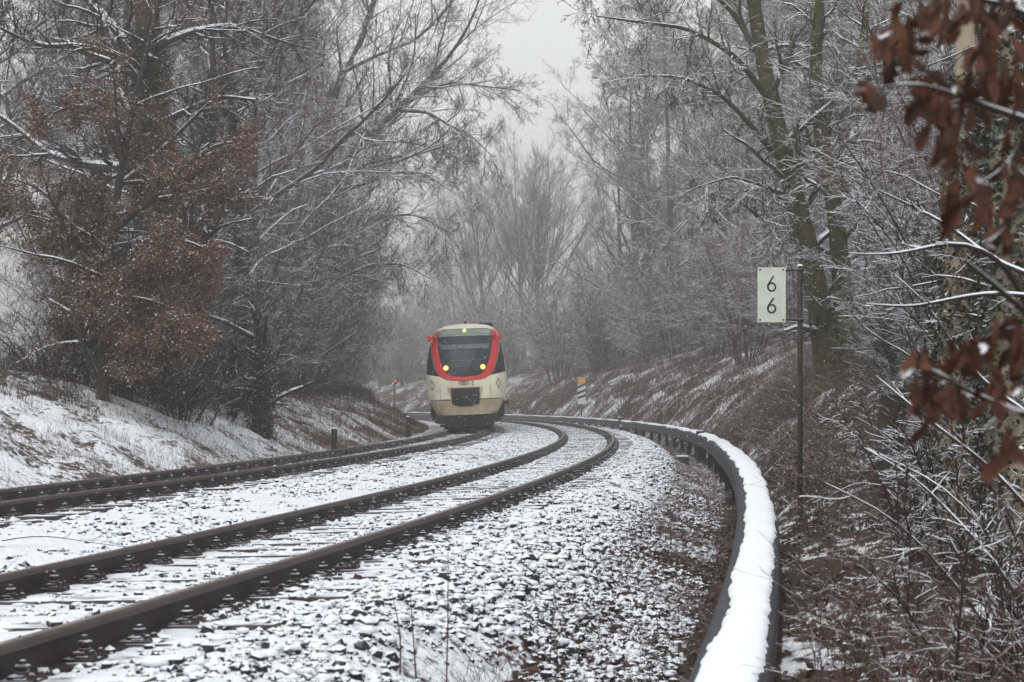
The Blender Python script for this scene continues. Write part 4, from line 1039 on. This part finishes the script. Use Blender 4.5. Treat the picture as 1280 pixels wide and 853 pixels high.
# loose twigs lying on the snow between the tracks
for u, Y, ln, lab in [(95, 13., 1.1, 'bare fallen twig on the snow beside the near track at the left'), (590, 34., 1.2, 'bare fallen twig on the snow between the tracks near the train'), (440, 14.0, .0, None)]:
    if not lab: continue
    x, y = at(u, Y)[:2]; pts = []
    for i in range(6):
        xx = x + ln * (i / 5 - .5); yy = y + .15 * math.sin(i * 1.3); pts.append((xx, yy, float(gz(xx, yy)) + .015 + .05 * math.sin(i * .7) + .04))
    B = lines([(pts, [.008, .007, .006, .005, .004, .002])], 12); root = empty('fallen_twig', pts[0]); tag(root, lab, 'twig')
    g0 = Geo(); g0.br(B, 5); g0.build('stem', M['twig_dark'], root, off=pts[0])
    L1 = kids(B, 7, .2, .95, (40, 8), .35, 6, .12, .01, .6, .003, g=g); g1 = Geo(); g1.br(L1, 4); g1.build('side_twigs', M['twig_dark'], root, off=pts[0])

# ------------------------------------------------------------------ signs and posts
def digit6(cx, cz, h, y, m, t=.010):
    """stroke of a 6 as a flat ribbon standing 3 mm proud"""
    w = h * .255; pts = []
    for i in range(28):
        a = 2 * math.pi * i / 27 + math.pi * .78; pts.append((cx + w * math.cos(a), cz - h * .5 + w * 1.06 + w * 1.06 * math.sin(a)))
    tail = [(cx + h * .13, cz + h * .5), (cx - h * .0, cz + h * .30), (cx - h * .12, cz + h * .12), (cx - h * .21, cz - h * .03), (cx - h * .25, cz - h * .13), (cx - w * .985, cz - h * .5 + w * .9)]
    return [pts, tail]
def ribbon(mb, pts, t, y, d=.002):
    P = np.array(pts, float); T = np.gradient(P, axis=0); T /= np.linalg.norm(T, axis=1, keepdims=True) + 1e-9; Nn = np.stack([-T[:, 1], T[:, 0]], -1)
    A = P + Nn * t / 2; B = P - Nn * t / 2; n = len(P); V = []
    for q, yy in ((A, y), (B, y), (A, y - d), (B, y - d)): V += [(a, yy, b) for a, b in q]
    Fs = []
    for i in range(n - 1):
        Fs += [(2 * n + i, 3 * n + i, 3 * n + i + 1, 2 * n + i + 1), (i, 2 * n + i, 2 * n + i + 1, i + 1), (n + i, n + i + 1, 3 * n + i + 1, 3 * n + i)]
    mb.add(V, Fs)
def plate_sign():
    Y = 20.; x, y, z = at(1000, Y); root = empty('kilometre_sign', (x, y, z)); tag(root, 'pale kilometre plate reading 6 over 6, held left of a slim steel post', 'sign')
    k = Y / F; top = CAMZ + (HY - 333) * k - z
    mb = MB(); mb.lathe((0, 0, 0), [(.030, -.3), (.030, top), (.030, top + .001)], 10); mb.build('post', M['steel_post'], root, True)
    mb = MB(); mb.lathe((0, 0, top), [(.036, 0), (.036, .010), (.02, .02), (.004, .024)], 10); mb.build('post_cap', M['snow'], root, True)
    cz = top - (369 - 333) * k; cxp = -(1000 - 964) * k; w = 35 * k; h = 68.5 * k
    for dz in (h / 2 - .03, -h / 2 + .03):
        b = MB(); b.box((-.125, -.012, cz + dz), (.33, .018, .022), bev=.003); b.box((0, 0, cz + dz), (.085, .085, .022), bev=.004); b.build('bracket', M['post_dark'], root)
    b = MB(); b.box((cxp, -.030, cz), (w, .006, h), bev=.001); pl_ = b.build('plate', M['plate'], root)
    for v in (355, 382):
        d = MB(); dd = digit6(cxp + .0, cz + (369 - v) * k + .0 * k, 18.5 * k, 0, None)
        for q in dd: ribbon(d, q, .019, -.0345)
        d.build('numeral', M['plate_ink'], pl_)
    for sx in (-1, 1):
        for sz in (-1, 1):
            d = MB(); d.lathe((cxp + sx * (w / 2 - .028), -.033, cz + sz * (h / 2 - .028)), [(.011, 0), (.011, .003), (.006, .006)], 8, axis='y'); d.build('bolt', M['post_dark'], pl_)
plate_sign()
def marker():
    Y = 108.; x, y, z = at(727, Y); k = Y / F; root = empty('striped_marker', (x, y, z)); tag(root, 'narrow white marker board with black slanted stripes and a yellow top', 'sign')
    zt = CAMZ + (HY - 472) * k - z; zb = CAMZ + (HY - 505.5) * k - z; w = 9.6 * k
    b = MB(); b.lathe((0, 0, 0), [(.04, -.3), (.04, zb + .3)], 8); b.build('post', M['steel_post'], root, True)
    b = MB(); b.box((0, -.05, (zt + zb) / 2), (w, .02, zt - zb), bev=.003); bd = b.build('board', M['marker_white'], root)
    h = zt - zb
    b = MB(); b.box((0, -.063, zt - h * .13), (w, .004, h * .245)); b.build('yellow_field', M['marker_yellow'], bd)
    for f in (.31, .53, .72):
        zc = zt - h * f; a = w / 2; hh = h * .045; sl = h * .06; b = MB()
        P = [(-a, -.062, zc - hh - sl), (a, -.062, zc - hh + sl), (a, -.062, zc + hh + sl), (-a, -.062, zc + hh - sl)]; P += [(p[0], -.066, p[2]) for p in P]
        b.add(P, [(4, 5, 6, 7), (0, 1, 5, 4), (1, 2, 6, 5), (2, 3, 7, 6), (3, 0, 4, 7)]); b.build('stripe', M['plate_ink'], bd)
marker()
def signal():
    Y = 185.; x, y, z = at(493, Y); k = Y / F; root = empty('railway_signal', (x, y, z)); tag(root, 'distant signal post with two red lights in the mist left of the train', 'signal')
    zl = CAMZ + (HY - 478) * k - z
    b = MB(); b.lathe((0, 0, 0), [(.09, -.3), (.08, zl)], 8); b.build('post', M['post_dark'], root, True)
    b = MB(); b.box((0, -.1, zl), (.62, .2, .5), bev=.03); b.build('screen', M['post_dark'], root)
    for dx, dz in ((-.15, -.10), (.13, .12)):
        b = MB(); b.lathe((dx, -.205, zl + dz), [(.09, 0), (.09, .05), (.06, .06)], 10, axis='y'); b.build('lamp', M['redlamp'], root)
signal()
for u, Y, v, w, lab in [(418, 40., 536, .13, 'short dark wooden post at the foot of the left bank, in the nearer position'), (510, 60., 521, .16, 'short dark post left of the train, by the end of the left bank')]:
    x, y, z = at(u, Y); top = CAMZ + (HY - v) / F * Y; h = top - z; root_ = MB(); root_.box((0, 0, h / 2 - .15), (w, w, h + .3), bev=.012); root_.lathe((0, 0, h - .002), [(w * .45, 0), (w * .42, .012), (w * .2, .025), (.003, .028)], 8, m=1)
    o = root_.build('marker_post', [M['post_dark'], M['snow']]); o.location = (x, y, z); tag(o, lab, 'post', 'short posts left of the tracks')
for u, Y, v, lab in [(875, 47., 539, 'dark wooden post before the snow-capped duct, near where the duct bends'), (776, 86., 522, 'dark wooden post before the duct, right of the striped marker')]:
    e, s = inv((u - CX) / F * Y, Y)
    x, y, z = at(u, Y); top = CAMZ + (HY - v) / F * Y; h = top - z; mb = MB(); mb.box((0, 0, h / 2 - .15), (.2, .16, h + .3), bev=.015); mb.box((0, 0, h + .012), (.16, .12, .02), m=1, bev=.006)
    o = mb.build('duct_post', [M['post_dark'], M['snow']]); o.location = (x, y, z); tag(o, lab, 'post', 'posts along the duct')
x, y, z = at(853, 42.); mb = MB(); mb.box((0, 0, .09), (.30, .22, .28), bev=.02); mb.box((0, 0, .24), (.28, .2, .03), m=1, bev=.01)
o = mb.build('concrete_block', [M['post_dark'], M['snow']]); o.location = (x, y, z); tag(o, 'small dark concrete block in the snow left of the duct post', 'block')

# ------------------------------------------------------------------ the train
def train():
    s0 = float(inv((588 - CX) / F * 63.5, 63.5)[1]); ec = -SP - .75
    x0, y0 = tf(ec, s0); hd = heading(s0, ec) - math.pi / 2
    root = empty('regional_train', (float(x0), float(y0), .002 + .173)); tag(root, 'red and cream diesel railcar with lit lamps, coming round the curve through the snow', 'train')
    root.rotation_euler = (0, -.036, hd)
    # local: x right, y away from the camera (into the train), z up from rail top
    zs = [.56, .8, 1.11, 1.6, 2.08, 2.63, 3.12, 3.55, 3.79, 3.91, 3.95]
    hwv = [1.12, 1.24, 1.37, 1.44, 1.46, 1.43, 1.34, 1.22, 1.05, .80, .42]
    def hw(z): return np.interp(z, zs, hwv)
    def depth(x, z):
        rake = np.interp(z, [.56, 1.1, 1.8, 2.3, 3.0, 3.6, 3.8, 3.95], [.18, .0, .05, .22, .62, 1.05, 1.30, 1.9])
        q = np.clip(np.abs(x) / hw(z), 0, 1)
        return rake + .38 * q ** 2.2 + .55 * q ** 9
    def patch(name, zr, wl, wr, mat, off, nz=24, nx=28, parent=root, smooth=True, thick=.012):
        """surface patch over heights zr, from wl(z) to wr(z), lifted off the shell"""
        Z = np.linspace(zr[0], zr[1], nz); V = []
        for z in Z:
            a, b = wl(z), wr(z)
            for t in np.linspace(0, 1, nx):
                x = a + (b - a) * t; V.append((x, float(depth(x, z)) - off, z))
        n1 = len(V); V = V + [(v[0], v[1] + thick + off, v[2]) for v in V]
        Q = []
        for i in range(nz - 1):
            for j in range(nx - 1):
                a = i * nx + j; Q.append((a, a + 1, a + nx + 1, a + nx))
        for j in range(nx - 1):
            Q.append((j + 1, j, n1 + j, n1 + j + 1)); a = (nz - 1) * nx + j; Q.append((a, a + 1, n1 + a + 1, n1 + a))
        for i in range(nz - 1):
            a = i * nx; Q.append((a, a + nx, n1 + a + nx, n1 + a)); a = i * nx + nx - 1; Q.append((a + nx, a, n1 + a, n1 + a + nx))
        return mesh_obj(name, np.array(V), [np.array(Q)], mat, parent, smooth=smooth)
    # shell: front cap plus side walls swept back
    Z = np.concatenate([np.linspace(.56, 3.4, 30), np.linspace(3.45, 3.95, 14)]); nx = 41
    T = np.sin(np.linspace(-math.pi / 2, math.pi / 2, nx)); V = []; 
    for z in Z:
        for t in T: x = t * hw(z); V.append((x, float(depth(x, z)), z))
    Q = []; mi = []
    for i in range(len(Z) - 1):
        for j in range(nx - 1):
            a = i * nx + j; Q.append((a, a + 1, a + nx + 1, a + nx)); zc = (Z[i] + Z[i + 1]) / 2; mi.append(1 if zc < 1.10 else 2 if zc > 3.72 else 0)
    # the vehicle behind, following the curve
    def along(x, yb, z):    # local coordinates of a point yb metres back along the curve
        a = -yb / R0; return (x * math.cos(a) - (R0 + ec) * (1 - math.cos(a)), yb + x * math.sin(a) * -1 * -1, z)
    for sgn in (0, nx - 1):
        prev = [i * nx + sgn for i in range(len(Z))]
        for yb in (2.6, 3.4, 6, 9, 12, 15, 18, 22, 26, 30, 34):
            cur = []
            for i, z in enumerate(Z):
                x = (T[sgn]) * hw(z); V.append(along(x, yb, z)); cur.append(len(V) - 1)
            for i in range(len(Z) - 1):
                q = (prev[i], cur[i], cur[i + 1], prev[i + 1]); Q.append(q if sgn else q[::-1]); zc = Z[i]
                mi.append(3 if 2.05 < zc < 3.0 and yb > 3 else 2 if zc > 3.6 else 0)
            prev = cur
    # roof
    tops = [(len(Z) - 1) * nx, (len(Z) - 1) * nx + nx - 1]
    prev = ((len(Z) - 1) * nx, (len(Z) - 1) * nx + nx - 1); base = len(Z) * nx; ns = 11
    for k_ in range(ns):
        cl_ = base + k_ * len(Z) + len(Z) - 1; cr_ = base + ns * len(Z) + k_ * len(Z) + len(Z) - 1
        if k_ == 0: Q += [(prev[0], prev[1], cr_, cl_)]
        else: Q += [(prev[0], prev[1], cr_, cl_)]
        mi.append(2); prev = (cl_, cr_)
    mesh_obj('body', np.array(V), [np.array(Q)], [M['cream'], M['cream_dirty'], M['roofcream'], M['dkpanel']], root, midx=mi, smooth=True)
    # seam between upper and lower nose
    for xs in (-.72, .72): patch('panel_seam', (1.13, 1.60), lambda z, xs=xs: xs * 1.28 - .006, lambda z, xs=xs: xs * 1.28 + .006, M['black'], .004, 10, 2)
    patch('nose_seam', (1.10, 1.125), lambda z: -1.25, lambda z: 1.25, M['black'], .004, 2, 30)
    # red band round the windscreen, then the windscreen
    wsc = lambda z: np.interp(z, [1.95, 1.97, 2.03, 2.12, 2.3, 2.6, 3.0, 3.5, 3.68, 3.74], [.05, .38, .60, .70, .80, .90, .98, 1.02, .98, .86])
    red = lambda z: np.interp(z, [1.78, 1.80, 1.85, 1.97, 2.15, 2.4, 2.8, 3.2, 3.55, 3.72], [.05, .44, .71, .91, 1.04, 1.12, 1.215, 1.265, 1.21, 1.08])
    patch('red_band', (1.78, 3.70), lambda z: -red(z), lambda z: red(z), M['red'], .008, 60, 44)
    ws = patch('windscreen', (1.95, 3.74), lambda z: -wsc(z), lambda z: wsc(z), M['glass'], .022, 60, 40)
    patch('windscreen_top_strip', (3.44, 3.71), lambda z: -wsc(z) * .975, lambda z: wsc(z) * .975, M['grey_green'], .030, 8, 30, parent=ws)  # pale grey-green strip across the top of the windscreen
    patch('sun_visor', (2.95, 3.15), lambda z: -wsc(z) * .93, lambda z: wsc(z) * .93, M['interior'], .027, 6, 30, parent=ws)
    w1 = patch('cab_desk_line', (2.52, 2.56), lambda z: -.55, lambda z: .62, M['interior'], .027, 3, 20, parent=ws)
    wp = MB(); pts = [(x, float(depth(x, z)) - .05, z) for x, z in ((.12, 2.12), (.35, 2.55), (.62, 3.05))]; wp.tube(pts, .018, 5); wp.build('wiper', M['black'], ws)
    # dark side windows between band and body edge
    for sg in (-1, 1):
        a = (lambda z: sg * (red(z) + .015)); b = (lambda z: sg * hw(z) * .995)
        zlo = lambda t: 0
        Zs = np.linspace(0, 1, 20); V = []; n_ = 12
        for q in Zs:
            for t in np.linspace(0, 1, n_):
                lo = 1.98 + .12 * t; z = lo + (3.32 - lo) * q; xa = red(z) + .012; xb = hw(z) * .997; x = sg * (xa + (xb - xa) * t); V.append((x, float(depth(x, z)) - .010 * (1 - t * .5), z))
        Q = []
        for i in range(19):
            for j in range(n_ - 1):
                k_ = i * n_ + j; q = (k_, k_ + 1, k_ + n_ + 1, k_ + n_); Q.append(q if sg > 0 else q[::-1])
        mesh_obj('side_window', np.array(V), [np.array(Q)], M['dkpanel'], root, smooth=True)
    # lamps
    for x, z, r in ((-.685, 2.28, .066), (.66, 2.28, .066), (0, 3.66, .056)):
        y = float(depth(x, z)) - .03; b = MB(); b.lathe((x, y, z), [(r * 1.5, 0), (r * 1.55, .02), (r * 1.25, .035)], 16, axis='y')
        h = b.build('marker_lamp' if z > 3 else 'headlamp', M['lamp_halo'] if z < 3 else M['grey_green'], root)
        b = MB(); b.lathe((x, y - .036, z), [(r * 1.1, 0), (r * 1.1, .02), (r * .9, .04), (r * .4, .05)], 16, axis='y'); b.build('lens', M['lamp'], h, True)
    # mirrors
    for sg in (-1, 1):
        b = MB(); b.tube([(sg * 1.08, 1.3, 3.42), (sg * 1.2, 1.05, 3.46), (sg * 1.29, .95, 3.44)], .05, 6); b.box((sg * 1.30, .92, 3.40), (.15, .12, .22), bev=.04); b.build('mirror', M['red'], root)
    # horn and roof unit
    b = MB(); b.lathe((.02, 1.85, 3.96), [(.05, 0), (.05, .07), (.02, .09)], 8); b.build('antenna', M['black'], root)
    b = MB(); b.box((.72, 3.6, 3.93), (.55, 1.6, .16), bev=.05); b.build('roof_unit', M['black'], root)
    # coupler hatch: recessed surround and dark grille
    hl = lambda z: np.interp(z, [.86, .95, 1.57], [.30, .50, .66])
    patch('hatch_surround', (.95, 1.58), lambda z: -hl(z), lambda z: hl(z), M['cream_dirty'], .006, 8, 16)
    hl2 = lambda z: np.interp(z, [.86, .90, .97, 1.55], [.20, .46, .50, .53])
    h = patch('coupler_hatch', (.86, 1.55), lambda z: -hl2(z) + .0, lambda z: hl2(z), M['black'], .016, 10, 16)
    b = MB()
    b.lathe((0, -.10, 1.12), [(.13, 0), (.15, .03), (.15, .12), (.10, .16), (.02, .18)], 12, axis='y'); b.box((0, .0, 1.12), (.34, .2, .30), bev=.04); b.build('coupler', M['black'], root)
    # skirt, underframe, bogie
    b = MB(); b.box((0, 1.6, .42), (2.34, 2.4, .30), bev=.05); b.box((0, 1.2, .26), (1.9, 1.6, .26), bev=.04)
    for sg in (-1, 1):
        q = [(1.05, .30), (1.20, .30), (1.34, .50), (1.36, 1.08), (1.2, 1.08)]; n_ = len(q); V_ = [(sg * a_, 1.0, c_) for a_, c_ in q] + [(sg * a_, 2.6, c_) for a_, c_ in q]
        b.add(V_, [tuple(range(n_))[::sg], tuple(range(n_, 2 * n_))[::-sg]] + [(i, (i + 1) % n_, (i + 1) % n_ + n_, i + n_)[::-sg] for i in range(n_)])
        b.tube([(sg * 1.12, .95, .62), (sg * 1.22, .9, .42), (sg * 1.02, .92, .26)], .035, 6); b.box((sg * 1.25, 1.1, .66), (.2, .3, .22), bev=.03)
    b.box((0, 1.25, .2), (1.74, .5, .30), bev=.04)
    b.build('underframe', M['black'], root)
    b = MB(); b.box((0, .72, .22), (2.0, .06, .16), bev=.01); b.build('rail_guard', M['black'], root)
    b = MB(); b.box((0, 2.6, .48), (2.1, 2.8, .25), bev=.04); b.build('bogie_frame', M['black'], root)
    for yy in (1.5, 3.4):
        for sg in (-1, 1):
            b = MB(); b.lathe((sg * .75 - .065 * sg, yy, .43), [(.10, -.09 * sg), (.40, -.07 * sg), (.43, -.065 * sg), (.43, .065 * sg), (.1, .07 * sg)], 24, axis='x'); b.build('wheel', M['steelw'], root, True)
    for x, z in ((1.44, .98),):
        b = MB(); b.lathe((x - .1, 1.2, z), [(.05, 0), (.05, .14), (.09, .15), (.09, .2)], 8, axis='x'); b.build('side_fitting', M['black'], root)
    # lettering
    def text(s_, x, z, size, name, mat):
        cu = bpy.data.curves.new(name, 'FONT'); cu.body = s_; cu.size = size; cu.extrude = .002; cu.offset = .002; cu.align_x = 'CENTER'; cu.align_y = 'CENTER'
        t = bpy.data.objects.new(name, cu); link(t); dg = bpy.context.evaluated_depsgraph_get(); me = bpy.data.meshes.new_from_object(t.evaluated_get(dg)); bpy.data.objects.remove(t)
        o = bpy.data.objects.new(name, me); me.materials.clear(); me.materials.append(mat); link(o, root)
        sl = (float(depth(x + .05, z)) - float(depth(x - .05, z))) / .1
        o.rotation_euler = (math.pi / 2, 0, math.atan(sl)); o.location = (x, float(depth(x, z)) - .03, z); return o
    text('1001-2', .03, 1.70, .21, 'fleet_number', M['plate_ink'])
    for x in (-1.22, 1.20):
        b = MB()
        zc = 1.68; y = float(depth(x, zc)) - .03; dp = [(0, .19), (.075, 0), (0, -.19), (-.075, 0), (0, .19)]
        for i in range(4):
            p, q = dp[i], dp[i + 1]; b.tube([(x + p[0], float(depth(x + p[0], zc)) - .012, zc + p[1]), (x + q[0], float(depth(x + q[0], zc)) - .012, zc + q[1])], .012, 4)
        b.build('emblem', M['plate_ink'], root)
train()

# ------------------------------------------------------------------ falling snow
def flakes():
    g = G_(400); n = 24000; Y = 5 + 90 * g.uniform(0, 1, n) ** .75; u = g.uniform(-60, 1340, n); v = g.uniform(-60, 900, n)
    X = (u - CX) / F * Y; Z = CAMZ + (HY - v) / F * Y; k = Z > gz(X, Y) + .1; X, Y, Z = X[k], Y[k], Z[k]; n = len(X)
    B = np.array([(1, 0, 0), (0, 1, 0), (-1, 0, 0), (0, -1, 0), (0, 0, 1.4), (0, 0, -1.4)], float)
    T = np.array([(0, 1, 4), (1, 2, 4), (2, 3, 4), (3, 0, 4), (1, 0, 5), (2, 1, 5), (3, 2, 5), (0, 3, 5)])
    r = g.uniform(.003, .008, n) * np.clip(Y / 30, .35, 1.6)
    V = B[None] * r[:, None, None] * g.uniform(.7, 1.3, (n, 6, 1)) + np.stack([X, Y, Z], -1)[:, None]
    o = mesh_obj('falling_snow', V.reshape(-1, 3), [(T[None] + (np.arange(n) * 6)[:, None, None]).reshape(-1, 3)], M['snow']); tag(o, 'scattered white snowflakes falling through the air', 'snow', kind='stuff')
flakes()

# ------------------------------------------------------------------ haze
def haze(x0, x1, y0, y1, z0, z1, dens):
    mb = MB(); mb.box(((x0 + x1) / 2, (y0 + y1) / 2, (z0 + z1) / 2), (x1 - x0, y1 - y0, z1 - z0)); m = bpy.data.materials.new('haze_air'); m.use_nodes = True; nt = m.node_tree; nt.nodes.clear()
    out = nt.nodes.new('ShaderNodeOutputMaterial'); v = nt.nodes.new('ShaderNodeVolumePrincipled'); v.inputs['Color'].default_value = (.88, .89, .89, 1); v.inputs['Density'].default_value = dens; v.inputs['Anisotropy'].default_value = .2
    nt.links.new(v.outputs[0], out.inputs['Volume']); o = mb.build('haze', m); tag(o, 'pale grey snow haze filling the cutting', 'haze', kind='stuff')
haze(-700, 700, -300, 1000, -4, 46, .0028)

# ------------------------------------------------------------------ world, sun, camera
w = bpy.data.worlds.new('World'); scene.world = w; w.use_nodes = True; nt = w.node_tree
sky = nt.nodes.new('ShaderNodeTexSky'); sky.sky_type = 'NISHITA'; sky.sun_disc = False; sky.sun_elevation = math.radians(55); sky.sun_rotation = math.radians(200); sky.air_density = 1.5; sky.dust_density = 6
hs = nt.nodes.new('ShaderNodeHueSaturation'); hs.inputs['Saturation'].default_value = .08; nt.links.new(sky.outputs[0], hs.inputs['Color'])
mx = nt.nodes.new('ShaderNodeMix'); mx.data_type = 'RGBA'; mx.inputs[0].default_value = .80; nt.links.new(hs.outputs[0], mx.inputs[6]); mx.inputs[7].default_value = (11.0, 11.1, 11.1, 1)
bg = nt.nodes['Background']; bg.inputs['Strength'].default_value = .10; nt.links.new(mx.outputs[2], bg.inputs['Color'])
sun = bpy.data.lights.new('sun', 'SUN'); sun.energy = 1.2; sun.angle = math.radians(25); sun.color = (1, .97, .93); so = link(bpy.data.objects.new('sun', sun))
az = math.radians(200); el = math.radians(55); d = Vector((math.sin(az) * math.cos(el), math.cos(az) * math.cos(el), math.sin(el))); so.rotation_euler = d.to_track_quat('Z', 'Y').to_euler(); so.location = (0, -20, 40)

cam = bpy.data.cameras.new('camera'); co = link(bpy.data.objects.new('camera', cam)); co.location = (0, 0, CAMZ); co.rotation_euler = (math.pi / 2, 0, 0)
cam.sensor_width = 36; cam.lens = 36 * F / 1280; cam.shift_y = (HY - 426.5) / 1280; cam.clip_end = 3000; cam.clip_start = .05
cam.dof.use_dof = True; cam.dof.focus_distance = 32; cam.dof.aperture_fstop = 6.5
scene.camera = co
scene.view_settings.view_transform = 'Standard'; scene.view_settings.look = 'None'; scene.view_settings.exposure = .18; scene.view_settings.gamma = 1; scene.view_settings.use_curve_mapping = False
cy = scene.cycles
cy.max_bounces = 5; cy.diffuse_bounces = 3; cy.glossy_bounces = 2; cy.transmission_bounces = 2; cy.volume_bounces = 0; cy.transparent_max_bounces = 4
cy.caustics_reflective = False; cy.caustics_refractive = False
cy.use_denoising = True
try: cy.denoiser = 'OPENIMAGEDENOISE'; cy.denoising_input_passes = 'RGB_ALBEDO_NORMAL'; cy.denoising_prefilter = 'ACCURATE'
except Exception: pass
